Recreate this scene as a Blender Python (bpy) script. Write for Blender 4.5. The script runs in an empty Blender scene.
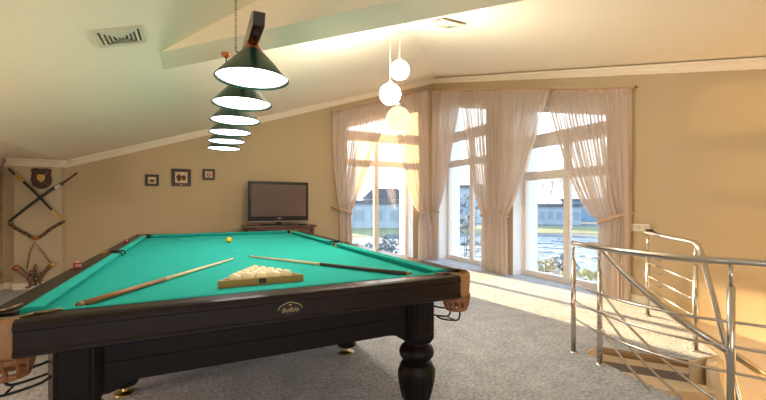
import bpy, bmesh, math, random
from math import sin, cos, pi, radians, sqrt, atan2
from mathutils import Vector, Matrix

random.seed(7)
S = bpy.context.scene
COL = S.collection

# ------------------------------------------------------------------ camera
cam_d = bpy.data.cameras.new('camera')
cam_d.sensor_width = 36.0
cam_d.lens = 36.0 * 382.0 / 766.0
cam_d.shift_y = 5.0 / 766.0
cam_d.clip_start = 0.05
cam_d.clip_end = 600
cam = bpy.data.objects.new('camera', cam_d)
cam.location = (0, 0, 1.21)
cam.rotation_euler = (radians(90), 0, radians(-26.5))
COL.objects.link(cam)
S.camera = cam

# ------------------------------------------------------------------ world, sun, exposure
S.view_settings.view_transform = 'Standard'
S.view_settings.look = 'None'
S.view_settings.gamma = 1.0
S.view_settings.use_curve_mapping = False
S.view_settings.exposure = 2.65
S.cycles.max_bounces = 10
S.cycles.diffuse_bounces = 7
S.cycles.transparent_max_bounces = 24
S.cycles.sample_clamp_indirect = 6.0
S.cycles.caustics_reflective = False
S.cycles.caustics_refractive = False

W = bpy.data.worlds.new('sky')
S.world = W
W.use_nodes = True
nt = W.node_tree
nt.nodes.clear()
tc = nt.nodes.new('ShaderNodeTexCoord')
sep = nt.nodes.new('ShaderNodeSeparateXYZ')
ramp = nt.nodes.new('ShaderNodeValToRGB')
bg = nt.nodes.new('ShaderNodeBackground')
out = nt.nodes.new('ShaderNodeOutputWorld')
nt.links.new(tc.outputs['Generated'], sep.inputs[0])
nt.links.new(sep.outputs['Z'], ramp.inputs[0])
nt.links.new(ramp.outputs[0], bg.inputs[0])
nt.links.new(bg.outputs[0], out.inputs[0])
e = ramp.color_ramp.elements
e[0].position = 0.0; e[0].color = (0.96, 0.96, 0.96, 1)
e[1].position = 0.55; e[1].color = (0.62, 0.80, 1.0, 1)
m_ = e.new(0.18); m_.color = (0.90, 0.95, 1.0, 1)
mr = nt.nodes.new('ShaderNodeMapRange'); mr.interpolation_type = 'SMOOTHSTEP'
mr.inputs['From Min'].default_value = 0.2; mr.inputs['From Max'].default_value = 0.7
mr.inputs['To Min'].default_value = 0.68; mr.inputs['To Max'].default_value = 0.74   # the sky brightens towards the zenith
nt.links.new(sep.outputs['Z'], mr.inputs['Value'])
nt.links.new(mr.outputs[0], bg.inputs[1])

SUN_DIR = Vector((0.112, -1.0, -0.148)).normalized()
sun_d = bpy.data.lights.new('sun', 'SUN')
sun_d.energy = 7.0
sun_d.color = (1.0, 0.68, 0.34)
sun_d.angle = radians(1.0)
sun = bpy.data.objects.new('sun', sun_d)
sun.rotation_euler = SUN_DIR.to_track_quat('-Z', 'Y').to_euler()
sun.location = (3, 30, 8)
COL.objects.link(sun)

def portal(loc, rot, sx, sy):
    d = bpy.data.lights.new('window_portal', 'AREA')
    d.shape = 'RECTANGLE'; d.size = sx; d.size_y = sy
    d.cycles.is_portal = True
    o = bpy.data.objects.new('window_portal', d)
    o.location = loc; o.rotation_euler = rot
    COL.objects.link(o)
portal((3.62, 7.98, 1.7), (radians(-90), 0, 0), 1.7, 3.5)
portal((5.56, 6.33, 1.7), (0, radians(90), 0), 3.6, 1.7)
portal((5.56, 4.07, 1.5), (0, radians(90), 0), 3.1, 1.75)

portal((-0.05, -2.33, 0.95), (radians(90), 0, 0), 3.9, 1.3)  # sampling portal for the opening added in the near wall

def fill_light(loc, en, col, r=.22):
    d = bpy.data.lights.new('fill_light', 'POINT')
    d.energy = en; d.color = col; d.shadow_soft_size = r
    o = bpy.data.objects.new('fill_light', d); o.location = loc
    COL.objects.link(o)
# unseen fill light, added low at the left to brighten that side
fill_light((-1.95, 2.6, 0.42), 9, (1.0, 0.68, 0.50))

LAMP_E = 1.55
GLOBE_E = 0.9

# ------------------------------------------------------------------ materials
def lin(c):
    c = c / 255.0
    return c / 12.92 if c <= 0.04045 else ((c + 0.055) / 1.055) ** 2.4
def rgb(r, g, b):
    return (lin(r), lin(g), lin(b), 1)

def mat(name, col, rough=0.6, metal=0.0, var=0.0, vscale=8.0, bump=0.0, bscale=60.0, spec=0.5, coat=0.0, stretch=None, detail=4.0):
    m = bpy.data.materials.new(name)
    m.use_nodes = True
    n = m.node_tree; b = n.nodes['Principled BSDF']
    b.inputs['Base Color'].default_value = col
    b.inputs['Roughness'].default_value = rough
    b.inputs['Metallic'].default_value = metal
    b.inputs['Specular IOR Level'].default_value = spec
    b.inputs['Coat Weight'].default_value = coat
    b.inputs['Coat Roughness'].default_value = 0.12
    t = n.nodes.new('ShaderNodeTexCoord')
    mp = n.nodes.new('ShaderNodeMapping')
    if stretch: mp.inputs['Scale'].default_value = stretch
    n.links.new(t.outputs['Object'], mp.inputs['Vector'])
    if var > 0:
        nz = n.nodes.new('ShaderNodeTexNoise')
        nz.inputs['Scale'].default_value = vscale
        nz.inputs['Detail'].default_value = detail
        n.links.new(mp.outputs[0], nz.inputs['Vector'])
        mx = n.nodes.new('ShaderNodeMix'); mx.data_type = 'RGBA'
        n.links.new(nz.outputs[0], mx.inputs[0])
        mx.inputs[6].default_value = tuple(max(0, c * (1 - var)) for c in col[:3]) + (1,)
        mx.inputs[7].default_value = tuple(min(1, c * (1 + var)) for c in col[:3]) + (1,)
        n.links.new(mx.outputs[2], b.inputs['Base Color'])
    if bump > 0:
        nb = n.nodes.new('ShaderNodeTexNoise')
        nb.inputs['Scale'].default_value = bscale
        nb.inputs['Detail'].default_value = 3
        n.links.new(mp.outputs[0], nb.inputs['Vector'])
        bp = n.nodes.new('ShaderNodeBump')
        bp.inputs['Strength'].default_value = bump
        bp.inputs['Distance'].default_value = 0.02
        n.links.new(nb.outputs[0], bp.inputs['Height'])
        n.links.new(bp.outputs[0], b.inputs['Normal'])
    return m

def emit(name, col, st):
    m = bpy.data.materials.new(name); m.use_nodes = True
    n = m.node_tree; n.nodes.clear()
    e_ = n.nodes.new('ShaderNodeEmission'); o_ = n.nodes.new('ShaderNodeOutputMaterial')
    e_.inputs[0].default_value = col; e_.inputs[1].default_value = st
    n.links.new(e_.outputs[0], o_.inputs[0])
    return m

def glass(name, tint=(0.96, 0.98, 1.0, 1), refl=0.07):
    m = bpy.data.materials.new(name); m.use_nodes = True
    n = m.node_tree; n.nodes.clear()
    t_ = n.nodes.new('ShaderNodeBsdfTransparent'); g_ = n.nodes.new('ShaderNodeBsdfGlossy')
    mx = n.nodes.new('ShaderNodeMixShader'); o_ = n.nodes.new('ShaderNodeOutputMaterial')
    t_.inputs[0].default_value = tint; g_.inputs['Roughness'].default_value = 0.02
    mx.inputs[0].default_value = refl
    n.links.new(t_.outputs[0], mx.inputs[1]); n.links.new(g_.outputs[0], mx.inputs[2])
    n.links.new(mx.outputs[0], o_.inputs[0])
    return m

def sheer(name, col, clear=0.35):
    m = bpy.data.materials.new(name); m.use_nodes = True
    n = m.node_tree; n.nodes.clear()
    tr = n.nodes.new('ShaderNodeBsdfTransparent')
    tl = n.nodes.new('ShaderNodeBsdfTranslucent'); df = n.nodes.new('ShaderNodeBsdfDiffuse')
    a = n.nodes.new('ShaderNodeMixShader'); b = n.nodes.new('ShaderNodeMixShader')
    o_ = n.nodes.new('ShaderNodeOutputMaterial')
    tl.inputs[0].default_value = col; df.inputs[0].default_value = col
    tr.inputs[0].default_value = (1.0, 0.97, 0.93, 1)
    a.inputs[0].default_value = 0.3; b.inputs[0].default_value = 1 - clear
    n.links.new(df.outputs[0], a.inputs[1]); n.links.new(tl.outputs[0], a.inputs[2])
    n.links.new(tr.outputs[0], b.inputs[1]); n.links.new(a.outputs[0], b.inputs[2])
    n.links.new(b.outputs[0], o_.inputs[0])
    return m

M = {}
M['wall'] = mat('wall_plaster', rgb(190, 170, 136), 0.85, var=0.03, vscale=3, bump=0.05, bscale=150)
M['ceiling'] = mat('ceiling_paint', rgb(243, 232, 208), 0.9, var=0.015, vscale=2)
M['crown'] = mat('crown_paint', rgb(238, 226, 203), 0.7)
M['pier'] = mat('pier_plaster', rgb(194, 178, 148), 0.85, var=0.02, vscale=3)
M['reveal'] = mat('reveal_paint', rgb(232, 232, 232), 0.7)
M['frame'] = mat('window_pvc', rgb(226, 216, 204), 0.4)
M['glass'] = glass('window_glass')
M['sheer'] = sheer('sheer_voile', rgb(224, 210, 198), 0.33)
M['tie'] = mat('tieback_cloth', rgb(190, 160, 138), 0.8, var=0.1, vscale=40)
M['rail_white'] = mat('curtain_rail_paint', rgb(206, 186, 150), 0.5)
M['dark_wood'] = mat('mahogany', rgb(19, 12, 10), 0.45, var=0.3, vscale=6, stretch=(3, 3, 0.6), spec=0.18)
M['rail_wood'] = mat('rail_mahogany', rgb(30, 19, 15), 0.45, var=0.25, vscale=5, stretch=(1, 1, 8), spec=0.12, coat=0.35)
M['cloth'] = mat('billiard_cloth', rgb(40, 168, 156), 0.95, var=0.05, vscale=30, bump=0.04, bscale=400, spec=0.1)
M['chalk_line'] = mat('chalk_line', rgb(170, 220, 205), 0.9)
M['leather'] = mat('pocket_leather', rgb(160, 116, 74), 0.55, var=0.2, vscale=12, bump=0.15, bscale=60)
M['leather_dark'] = mat('pocket_net_leather', rgb(140, 90, 54), 0.6, var=0.25, vscale=20)
M['black'] = mat('black_metal', rgb(22, 22, 23), 0.35, metal=0.4)
M['brass'] = mat('brass', rgb(176, 156, 104), 0.3, metal=1.0)
M['gold'] = mat('gilt', rgb(214, 176, 84), 0.35, metal=0.7, var=0.15, vscale=30)
M['badge_gold'] = mat('badge_gilding', rgb(176, 150, 92), 0.5)
M['steel'] = mat('brushed_steel', rgb(200, 196, 190), 0.22, metal=1.0)
M['lamp_green'] = mat('lamp_green', rgb(28, 62, 48), 0.28, coat=0.3)
M['lamp_in'] = mat('lamp_inside', rgb(240, 240, 240), 0.5)
M['lamp_wood'] = mat('lamp_wood', rgb(50, 26, 18), 0.25, var=0.3, vscale=8, coat=0.3)
M['copper'] = mat('copper_fitting', rgb(190, 110, 60), 0.4, metal=0.6)
M['lamp_glow'] = emit('lamp_diffuser_glow', (1.0, 0.86, 0.88, 1), LAMP_E)
M['globe_glow'] = emit('globe_glow', (1.0, 0.80, 0.46, 1), GLOBE_E * .28)
M['globe_white'] = emit('globe_glow_bright', (1.0, 0.88, 0.76, 1), GLOBE_E * 26)
M['ball'] = mat('ivory_ball', rgb(232, 222, 180), 0.12, var=0.03, vscale=20)
M['yellow'] = mat('yellow_ball', rgb(240, 185, 30), 0.12)
M['rack'] = mat('rack_wood', rgb(176, 130, 66), 0.45, var=0.2, vscale=8, stretch=(1, 8, 8))
M['cue_pale'] = mat('cue_maple', rgb(226, 205, 160), 0.35)
M['cue_tan'] = mat('cue_butt', rgb(158, 104, 58), 0.35, var=0.3, vscale=12)
M['cue_dark'] = mat('cue_dark', rgb(62, 44, 32), 0.35, var=0.3, vscale=12)
M['red'] = mat('chalk_wrap_red', rgb(130, 36, 40), 0.6)
M['chalk_pink'] = mat('chalk_wrap_pale', rgb(190, 130, 130), 0.8)
M['tv_black'] = mat('tv_plastic', rgb(14, 12, 12), 0.35, spec=0.3)
M['tv_screen'] = mat('tv_screen', rgb(104, 88, 84), 0.10, spec=0.5)
M['grey'] = mat('silver_plastic', rgb(170, 170, 172), 0.35, metal=0.5)
M['cab'] = mat('cabinet_wood', rgb(84, 50, 38), 0.35, var=0.3, vscale=6, stretch=(0.7, 3, 3), coat=0.2)
M['pic_frame'] = mat('picture_frame', rgb(42, 20, 16), 0.35)
M['mount'] = mat('picture_mount', rgb(226, 200, 158), 0.8)
M['art_dark'] = mat('art_ink', rgb(92, 56, 40), 0.8, var=0.4, vscale=80)
M['art_red'] = mat('art_red', rgb(150, 70, 52), 0.8, var=0.3, vscale=80)
M['white'] = mat('white_plastic', rgb(226, 222, 212), 0.4)
M['scabbard'] = mat('black_lacquer', rgb(26, 24, 24), 0.3, coat=0.4)
M['plaque'] = mat('plaque_wood', rgb(66, 38, 26), 0.5, var=0.3, vscale=14)
M['antique'] = mat('antique_metal', rgb(132, 112, 84), 0.4, metal=0.8, var=0.3, vscale=60)
M['belt'] = mat('belt_leather', rgb(84, 62, 44), 0.6, var=0.5, vscale=60)
M['horn'] = mat('horn', rgb(120, 86, 60), 0.4, var=0.5, vscale=14)
M['cord'] = mat('hanging_cord', rgb(150, 112, 74), 0.8)
M['stair'] = mat('stair_plaster', rgb(216, 202, 174), 0.75, var=0.04, vscale=4)
M['riser'] = mat('stair_riser_shade', rgb(126, 118, 116), 0.7, var=0.05, vscale=5)  # grey paints in the shadow band under the landing, top riser only
M['nosing'] = mat('carpet_nosing', rgb(140, 112, 80), 0.95, bump=0.4, bscale=150)
M['vent'] = mat('vent_white', rgb(214, 206, 184), 0.5)
M['vent_dark'] = mat('vent_inside', rgb(60, 52, 44), 0.8)

def carpet():
    m = bpy.data.materials.new('carpet'); m.use_nodes = True
    n = m.node_tree; b = n.nodes['Principled BSDF']
    b.inputs['Roughness'].default_value = 1.0
    b.inputs['Specular IOR Level'].default_value = 0.05
    t = n.nodes.new('ShaderNodeTexCoord')
    n1 = n.nodes.new('ShaderNodeTexNoise'); n1.inputs['Scale'].default_value = 5.5; n1.inputs['Detail'].default_value = 6; n1.inputs['Roughness'].default_value = 0.65
    n2 = n.nodes.new('ShaderNodeTexNoise'); n2.inputs['Scale'].default_value = 40; n2.inputs['Detail'].default_value = 5; n2.inputs['Roughness'].default_value = 0.7
    for q in (n1, n2): n.links.new(t.outputs['Object'], q.inputs['Vector'])
    ad = n.nodes.new('ShaderNodeMath'); ad.operation = 'MULTIPLY_ADD'
    n.links.new(n2.outputs[0], ad.inputs[0]); ad.inputs[1].default_value = 0.85
    h = n.nodes.new('ShaderNodeMath'); h.operation = 'MULTIPLY'; h.inputs[1].default_value = 0.3
    n.links.new(n1.outputs[0], h.inputs[0]); n.links.new(h.outputs[0], ad.inputs[2])
    r = n.nodes.new('ShaderNodeValToRGB')
    r.color_ramp.elements[0].position = 0.42; r.color_ramp.elements[0].color = rgb(144, 150, 158)
    r.color_ramp.elements[1].position = 0.74; r.color_ramp.elements[1].color = rgb(220, 225, 231)
    n.links.new(ad.outputs[0], r.inputs[0]); n.links.new(r.outputs[0], b.inputs['Base Color'])
    bp = n.nodes.new('ShaderNodeBump'); bp.inputs['Strength'].default_value = 0.9; bp.inputs['Distance'].default_value = 0.035
    n.links.new(ad.outputs[0], bp.inputs['Height']); n.links.new(bp.outputs[0], b.inputs['Normal'])
    return m
M['carpet'] = carpet()

# ------------------------------------------------------------------ mesh builder
class MB:
    def __init__(s):
        s.v = []; s.f = []; s.sm = []
    def add(s, vs, fs, smooth=False):
        o = len(s.v)
        s.v += [tuple(p) for p in vs]
        s.f += [tuple(i + o for i in f) for f in fs]
        s.sm += [smooth] * len(fs)
        return s
    def box(s, x0, x1, y0, y1, z0, z1):
        vs = [(x, y, z) for x in (x0, x1) for y in (y0, y1) for z in (z0, z1)]
        return s.add(vs, [(0, 1, 3, 2), (4, 6, 7, 5), (0, 4, 5, 1), (2, 3, 7, 6), (0, 2, 6, 4), (1, 5, 7, 3)])
    def bbox(s, x0, x1, y0, y1, z0, z1, b=0.005):
        # box with bevelled edges
        bm = bmesh.new()
        bmesh.ops.create_cube(bm, size=1)
        for v in bm.verts:
            v.co = Vector(((x0 + x1) / 2 + v.co.x * (x1 - x0), (y0 + y1) / 2 + v.co.y * (y1 - y0), (z0 + z1) / 2 + v.co.z * (z1 - z0)))
        bmesh.ops.bevel(bm, geom=bm.edges[:], offset=b, segments=2, affect='EDGES', profile=0.6)
        return s.bm(bm)
    def bm(s, bm, smooth=False, mtx=None):
        bm.verts.ensure_lookup_table(); bm.verts.index_update()
        vs = [(mtx @ v.co if mtx else v.co)[:] for v in bm.verts]
        fs = [[v.index for v in f.verts] for f in bm.faces]
        bm.free()
        return s.add(vs, fs, smooth)
    def prism(s, poly, fn, a, b):
        # poly: 2-D points; fn(u, v, w) -> xyz ; extruded from w=a to w=b
        n = len(poly)
        vs = [fn(p[0], p[1], a) for p in poly] + [fn(p[0], p[1], b) for p in poly]
        fs = [tuple(range(n))[::-1], tuple(range(n, 2 * n))]
        fs += [(i, (i + 1) % n, n + (i + 1) % n, n + i) for i in range(n)]
        return s.add(vs, fs)
    def lathe(s, prof, c=(0, 0, 0), seg=24, mtx=None, closed=False):
        vs = []; fs = []
        for r, z in prof:
            for k in range(seg):
                a = 2 * pi * k / seg
                p = Vector((r * cos(a), r * sin(a), z))
                if mtx: p = mtx @ p
                vs.append((p.x + c[0], p.y + c[1], p.z + c[2]))
        n = len(prof)
        for i in range(n - 1 if not closed else n):
            j = (i + 1) % n
            for k in range(seg):
                k2 = (k + 1) % seg
                fs.append((i * seg + k, i * seg + k2, j * seg + k2, j * seg + k))
        s.add(vs, fs, True)
        if not closed:
            o = len(s.v) - len(vs)
            if prof[0][0] > 1e-4: s.f.append(tuple(o + k for k in range(seg))[::-1]); s.sm.append(False)
            if prof[-1][0] > 1e-4: s.f.append(tuple(o + (n - 1) * seg + k for k in range(seg))); s.sm.append(False)
        return s
    def tube(s, pts, r, seg=10, closed=False, flat=None):
        pts = [Vector(p) for p in pts]; n = len(pts)
        rs = r if isinstance(r, (list, tuple)) else [r] * n
        vs = []; fs = []; up = None
        for i, p in enumerate(pts):
            if closed: t = pts[(i + 1) % n] - pts[i - 1]
            else: t = pts[min(i + 1, n - 1)] - pts[max(i - 1, 0)]
            if t.length < 1e-9: t = Vector((0, 0, 1))
            t.normalize()
            if up is None:
                up = Vector((0, 0, 1)) if abs(t.z) < 0.9 else Vector((1, 0, 0))
            x = t.cross(up)
            if x.length < 1e-6: x = t.orthogonal()
            x.normalize(); y = x.cross(t).normalized(); up = y
            fx, fy = flat if flat else (1, 1)
            for k in range(seg):
                a = 2 * pi * k / seg
                vs.append(p + x * (cos(a) * rs[i] * fx) + y * (sin(a) * rs[i] * fy))
        m = n if closed else n - 1
        for i in range(m):
            j = (i + 1) % n
            for k in range(seg):
                k2 = (k + 1) % seg
                fs.append((i * seg + k, i * seg + k2, j * seg + k2, j * seg + k))
        s.add(vs, fs, True)
        if not closed:
            o = len(s.v) - len(vs)
            s.f.append(tuple(o + k for k in range(seg))[::-1]); s.sm.append(False)
            s.f.append(tuple(o + (n - 1) * seg + k for k in range(seg))); s.sm.append(False)
        return s
    def sphere(s, c, r, u=20, v=12, sc=(1, 1, 1)):
        bm = bmesh.new()
        bmesh.ops.create_uvsphere(bm, u_segments=u, v_segments=v, radius=r)
        return s.bm(bm, True, Matrix.Translation(c) @ Matrix.Diagonal((sc[0], sc[1], sc[2], 1)))
    def build(s, name, material, parent=None, origin=None):
        me = bpy.data.meshes.new(name)
        vs = s.v
        if origin is not None:
            vs = [(p[0] - origin[0], p[1] - origin[1], p[2] - origin[2]) for p in vs]
        me.from_pydata(vs, [], s.f)
        me.polygons.foreach_set('use_smooth', s.sm)
        bm = bmesh.new(); bm.from_mesh(me)
        bmesh.ops.recalc_face_normals(bm, faces=bm.faces[:])
        bm.to_mesh(me); bm.free()
        me.materials.append(material)
        me.update()
        o = bpy.data.objects.new(name, me)
        COL.objects.link(o)
        if origin is not None: o.location = origin
        if parent is not None: o.parent = parent
        return o

def XY(u, v, w): return (u, v, w)
def XZ(u, v, w): return (u, w, v)
def YZ(u, v, w): return (w, u, v)

def spline(pts, n=8):
    pts = [Vector(p) for p in pts]; r = []
    P = [pts[0] * 2 - pts[1]] + pts + [pts[-1] * 2 - pts[-2]]
    for i in range(1, len(P) - 2):
        for k in range(n):
            t = k / n
            a, b, c, d = P[i - 1], P[i], P[i + 1], P[i + 2]
            r.append(0.5 * ((2 * b) + (c - a) * t + (2 * a - 5 * b + 4 * c - d) * t * t + (3 * b - a - 3 * c + d) * t ** 3))
    r.append(pts[-1])
    return r

def empty(name, loc=(0, 0, 0), rz=0.0):
    o = bpy.data.objects.new(name, None)
    o.location = loc; o.rotation_euler = (0, 0, rz)
    o.empty_display_size = 0.1
    COL.objects.link(o)
    return o
def tag(o, label, cat, group=None, kind=None):
    o['label'] = label; o['category'] = cat
    if group: o['group'] = group
    if kind: o['kind'] = kind
    return o
def structure(o):
    o['kind'] = 'structure'
    return o
def kids(o): return [c for c in bpy.data.objects if c.parent == o]
def copy_tree(o, parent=None):
    c = o.copy(); COL.objects.link(c)
    if parent is not None: c.parent = parent
    for k in kids(o): copy_tree(k, c)
    return c

# ------------------------------------------------------------------ room shell
XL, XR, YB, YN = -2.44, 4.95, 7.35, -2.0
XO, YO = 5.53, 7.95           # outer faces of the thick walls
def cB(x): return max(2.45 + 0.334 * x, 1.87)
def cC(y): return 2.192 + 0.26 * y
def ceil_z(x, y): return min(cB(x), cC(y))
XF = (1.87 - 2.45) / 0.334
YF = (1.87 - 2.192) / 0.26

# floor with the stair opening
SC = Vector((3.70, 1.25))     # axis of the spiral stair
hole = [(4.95, 2.61), (3.80, 1.56), (3.46, 1.60), (3.06, 2.12), (2.90, 2.07), (2.83, 1.88), (2.77, 1.62), (2.735, 1.36), (2.75, 1.10),
        (2.83, 0.80), (3.00, 0.50), (3.30, 0.27), (3.70, 0.17), (4.30, 0.15), (4.95, 0.15)]
left = [(XL - 0.4, YN - 0.4), (XO, YN - 0.4), (XO, 0.15)] + hole[::-1] + [(XO, 2.61), (XO, YO), (XL - 0.4, YO)]
b = MB(); b.prism(left, XY, -0.28, 0.0)
structure(b.build('floor', M['carpet']))

# ceiling: two slopes meeting along a hip, and a narrow flat strip over the low side
hipA = (XF, YF); hipB = (XO, 7.35 + (XO - 4.95) * 1.285)
def slab(poly):
    n = len(poly)
    vs = [(x, y, z) for x, y, z in poly] + [(x, y, z + 0.15) for x, y, z in poly]
    fs = [tuple(range(n)), tuple(range(n, 2 * n))[::-1]] + [(i, (i + 1) % n, n + (i + 1) % n, n + i) for i in range(n)]
    return vs, fs
cb = MB()
LX, NY = XL - 0.3, YN - 0.35
cb.add(*slab([(XF, YF, 1.87), (XR, YB, cB(XR)), (XO, YO, cB(XO)), (XF, YO, 1.87)]))
cb.add(*slab([(LX, YF, 1.87), (XF, YF, 1.87), (XF, YO, 1.87), (LX, YO, 1.87)]))
cb.add(*slab([(LX, NY, cC(NY)), (XO, NY, cC(NY)), (XO, YO, cB(XO)), (XR, YB, cC(YB)), (XF, YF, 1.87), (LX, YF, 1.87)]))
structure(cb.build('ceiling', M['ceiling']))

# end wall (far) with window opening
W1 = (2.83, 4.42)
def wtop1(x): return cB(x) - 0.50
def wtop2(y): return cC(y) - 0.53
w = MB()
w.prism([(XL - 0.3, 0), (W1[0], 0), (W1[0], cB(W1[0]) + .08), (XF, 1.95), (XL - 0.3, 1.95)], XZ, YB, YO)
w.prism([(W1[0], wtop1(W1[0])), (W1[1], wtop1(W1[1])), (W1[1], cB(W1[1]) + .08), (W1[0], cB(W1[0]) + .08)], XZ, YB, YO)
w.prism([(W1[1], 0), (XO, 0), (XO, cB(XO) + .08), (W1[1], cB(W1[1]) + .08)], XZ, YB, YO)
structure(w.build('wall_back', M['wall']))
# right wall with two window openings; runs down the stairwell
W2 = (5.56, 7.12); W3 = (3.22, 4.90)
w = MB()
def seg(y0, y1, z0=0.0):
    w.prism([(y0, z0), (y1, z0), (y1, cC(y1) + .08), (y0, cC(y0) + .08)], YZ, XR, XO)
seg(YN - 0.35, 0.15); w.prism([(0.15, -2.9), (2.61, -2.9), (2.61, cC(2.61) + .08), (0.15, cC(.15) + .08)], YZ, XR, XO)
seg(2.61, W3[0]); seg(W3[1], W2[0]); seg(W2[1], YB + 0.02)
for a, b_ in (W2, W3):
    w.prism([(a, wtop2(a)), (b_, wtop2(b_)), (b_, cC(b_) + .08), (a, cC(a) + .08)], YZ, XR, XO)
structure(w.build('wall_right', M['wall']))
# left wall
structure(MB().box(XL - 0.3, XL, YN - 0.35, YB + .02, 0, 1.95).build('wall_left', M['pier']))
# near wall with an unseen opening, added to let in sky light as fill
w = MB()
w.box(XL, -2.0, YN - 0.3, YN, 0, 1.75); w.box(1.9, XR, YN - 0.3, YN, 0, 1.75)
w.box(-2.0, 1.9, YN - 0.3, YN, 0, 0.3); w.box(-2.0, 1.9, YN - 0.3, YN, 1.6, 1.72)
structure(w.build('wall_near', M['wall']))

# pilaster at the low end of the far wall
structure(MB().box(-2.27, -1.74, 7.20, YB, 0, 1.875).build('pillar', M['pier']))

# crown mouldings
def crown(name, p0, p1, inward, hh=0.10, dd=0.085):
    prof = [(0, 0.0), (0, -hh), (dd * .18, -hh), (dd * .2, -hh * .82), (dd * .45, -hh * .62), (dd * .62, -hh * .34), (dd * .95, -hh * .22), (dd, 0.0)]
    n = len(prof); vs = []
    for p in (p0, p1):
        for d, h in prof: vs.append((p[0] + inward[0] * d, p[1] + inward[1] * d, p[2] + h))
    fs = [tuple(range(n))[::-1], tuple(range(n, 2 * n))] + [(i, (i + 1) % n, n + (i + 1) % n, n + i) for i in range(n)]
    return structure(MB().add(vs, fs).build(name, M['crown']))
crown('trim_1', (-1.74, YB, 1.87), (XR, YB, cB(XR)), (0, -1))
crown('trim_2', (XR, YN, cC(YN)), (XR, YB, cC(YB)), (-1, 0))
crown('trim_3', (XL, YF, 1.87), (XL, YB, 1.87), (1, 0))
crown('trim_4', (-2.335, 7.20, 1.87), (-1.66, 7.20, 1.87), (0, -1))
crown('trim_5', (XL, YB, 1.87), (-2.27, YB, 1.87), (0, -1))
crown('trim_6', (-1.74, 7.12, 1.87), (-1.74, YB, 1.87), (1, 0))
# baseboards
structure(MB().box(XL, XL + .018, YN, YB, 0, .09).build('baseboard_left', M['crown']))
bb = MB(); bb.box(XL, -2.27, YB - .018, YB, 0, .09); bb.box(-1.74, W1[0] - .02, YB - .018, YB, 0, .09); bb.box(-2.285, -1.725, 7.182, 7.2, 0, .09)
structure(bb.build('baseboard_back', M['crown']))
structure(MB().box(XR - .018, XR, 2.62, W3[0] - .02, 0, .09).build('baseboard_right', M['crown']))

# window reveals (white lining of the deep openings)
def lining(name, kind, a, b_, top):
    t = .012
    fn = XZ if kind == 'b' else YZ
    i, o = (YB, YO) if kind == 'b' else (XR, XO)
    r = MB()
    r.prism([(a, 0), (a + t, 0), (a + t, top(a + t)), (a, top(a))], fn, i - .003, o)
    r.prism([(b_ - t, 0), (b_, 0), (b_, top(b_)), (b_ - t, top(b_ - t))], fn, i - .003, o)
    r.prism([(a, top(a) - t), (b_, top(b_) - t), (b_, top(b_)), (a, top(a))], fn, i - .003, o)
    structure(r.build(name, M['reveal']))
lining('trim_7', 'b', W1[0], W1[1], wtop1)
lining('trim_8', 'r', W2[0], W2[1], wtop2)
lining('trim_9', 'r', W3[0], W3[1], wtop2)

def window(name, kind, a, b_, top, mull, t1, t2):
    fn = XZ if kind == 'b' else YZ
    d0, d1 = (YB + .23, YB + .30) if kind == 'b' else (XR + .22, XR + .29)
    a += .013; b_ -= .013
    root = structure(empty(name, ((a + b_) / 2, d0, 0) if kind == 'b' else (d0, (a + b_) / 2, 0)))
    org = root.location.copy()
    fw = .065
    def put(mb, nm, m_): 
        o = mb.build(nm, m_, origin=org); o.location = (0, 0, 0); o.parent = root; return o
    f = MB()
    tp = lambda s: top(s) - .013
    f.prism([(a, 0.0), (a + fw, 0.0), (a + fw, tp(a + fw)), (a, tp(a))], fn, d0, d1)
    f.prism([(b_ - fw, 0.0), (b_, 0.0), (b_, tp(b_)), (b_ - fw, tp(b_ - fw))], fn, d0, d1)
    f.prism([(a, tp(a) - fw), (b_, tp(b_) - fw), (b_, tp(b_)), (a, tp(a))], fn, d0, d1)
    f.prism([(a, 0), (b_, 0), (b_, .09), (a, .09)], fn, d0 - .01, d1 + .01)
    put(f, 'window_frame', M['frame'])
    t = MB()
    for z0, z1 in (t1, t2):
        t.prism([(a + fw, z0), (b_ - fw, z0), (b_ - fw, z1), (a + fw, z1)], fn, d0 + .005, d1 - .005)
        t.prism([(a + fw, z0 + .045), (b_ - fw, z0 + .045), (b_ - fw, z1 - .045), (a + fw, z1 - .045)], fn, d0 - .012, d1 + .012)
    put(t, 'transom', M['frame'])
    mw = .055
    m = MB()
    m.prism([(mull - mw, .09), (mull + mw, .09), (mull + mw, t1[0]), (mull - mw, t1[0])], fn, d0 + .005, d1 - .005)
    m.prism([(mull - .012, .09), (mull + .012, .09), (mull + .012, t1[0]), (mull - .012, t1[0])], fn, d0 - .008, d1 + .008)
    m.prism([(mull - mw, t1[1]), (mull + mw, t1[1]), (mull + mw, t2[0]), (mull - mw, t2[0])], fn, d0 + .005, d1 - .005)
    put(m, 'mullion', M['frame'])
    g = .5 * (d0 + d1)
    for s0, s1 in ((a + fw, mull - mw), (mull + mw, b_ - fw)):
        for z0, z1 in ((.09, t1[0]), (t1[1], t2[0])):
            put(MB().prism([(s0, z0), (s1, z0), (s1, z1), (s0, z1)], fn, g - .004, g + .004), 'glass_pane', M['glass'])
    s0, s1 = a + fw, b_ - fw
    put(MB().prism([(s0, t2[1]), (s1, t2[1]), (s1, tp(s1) - fw), (s0, tp(s0) - fw)], fn, g - .004, g + .004), 'glass_pane', M['glass'])
window('window_1', 'b', W1[0], W1[1], wtop1, 3.62, (2.05, 2.19), (2.59, 2.79))
window('window_2', 'r', W2[0], W2[1], wtop2, 6.28, (2.05, 2.19), (2.60, 2.81))
window('window_3', 'r', W3[0], W3[1], wtop2, 4.02, (1.63, 1.775), (2.17, 2.39))

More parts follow.
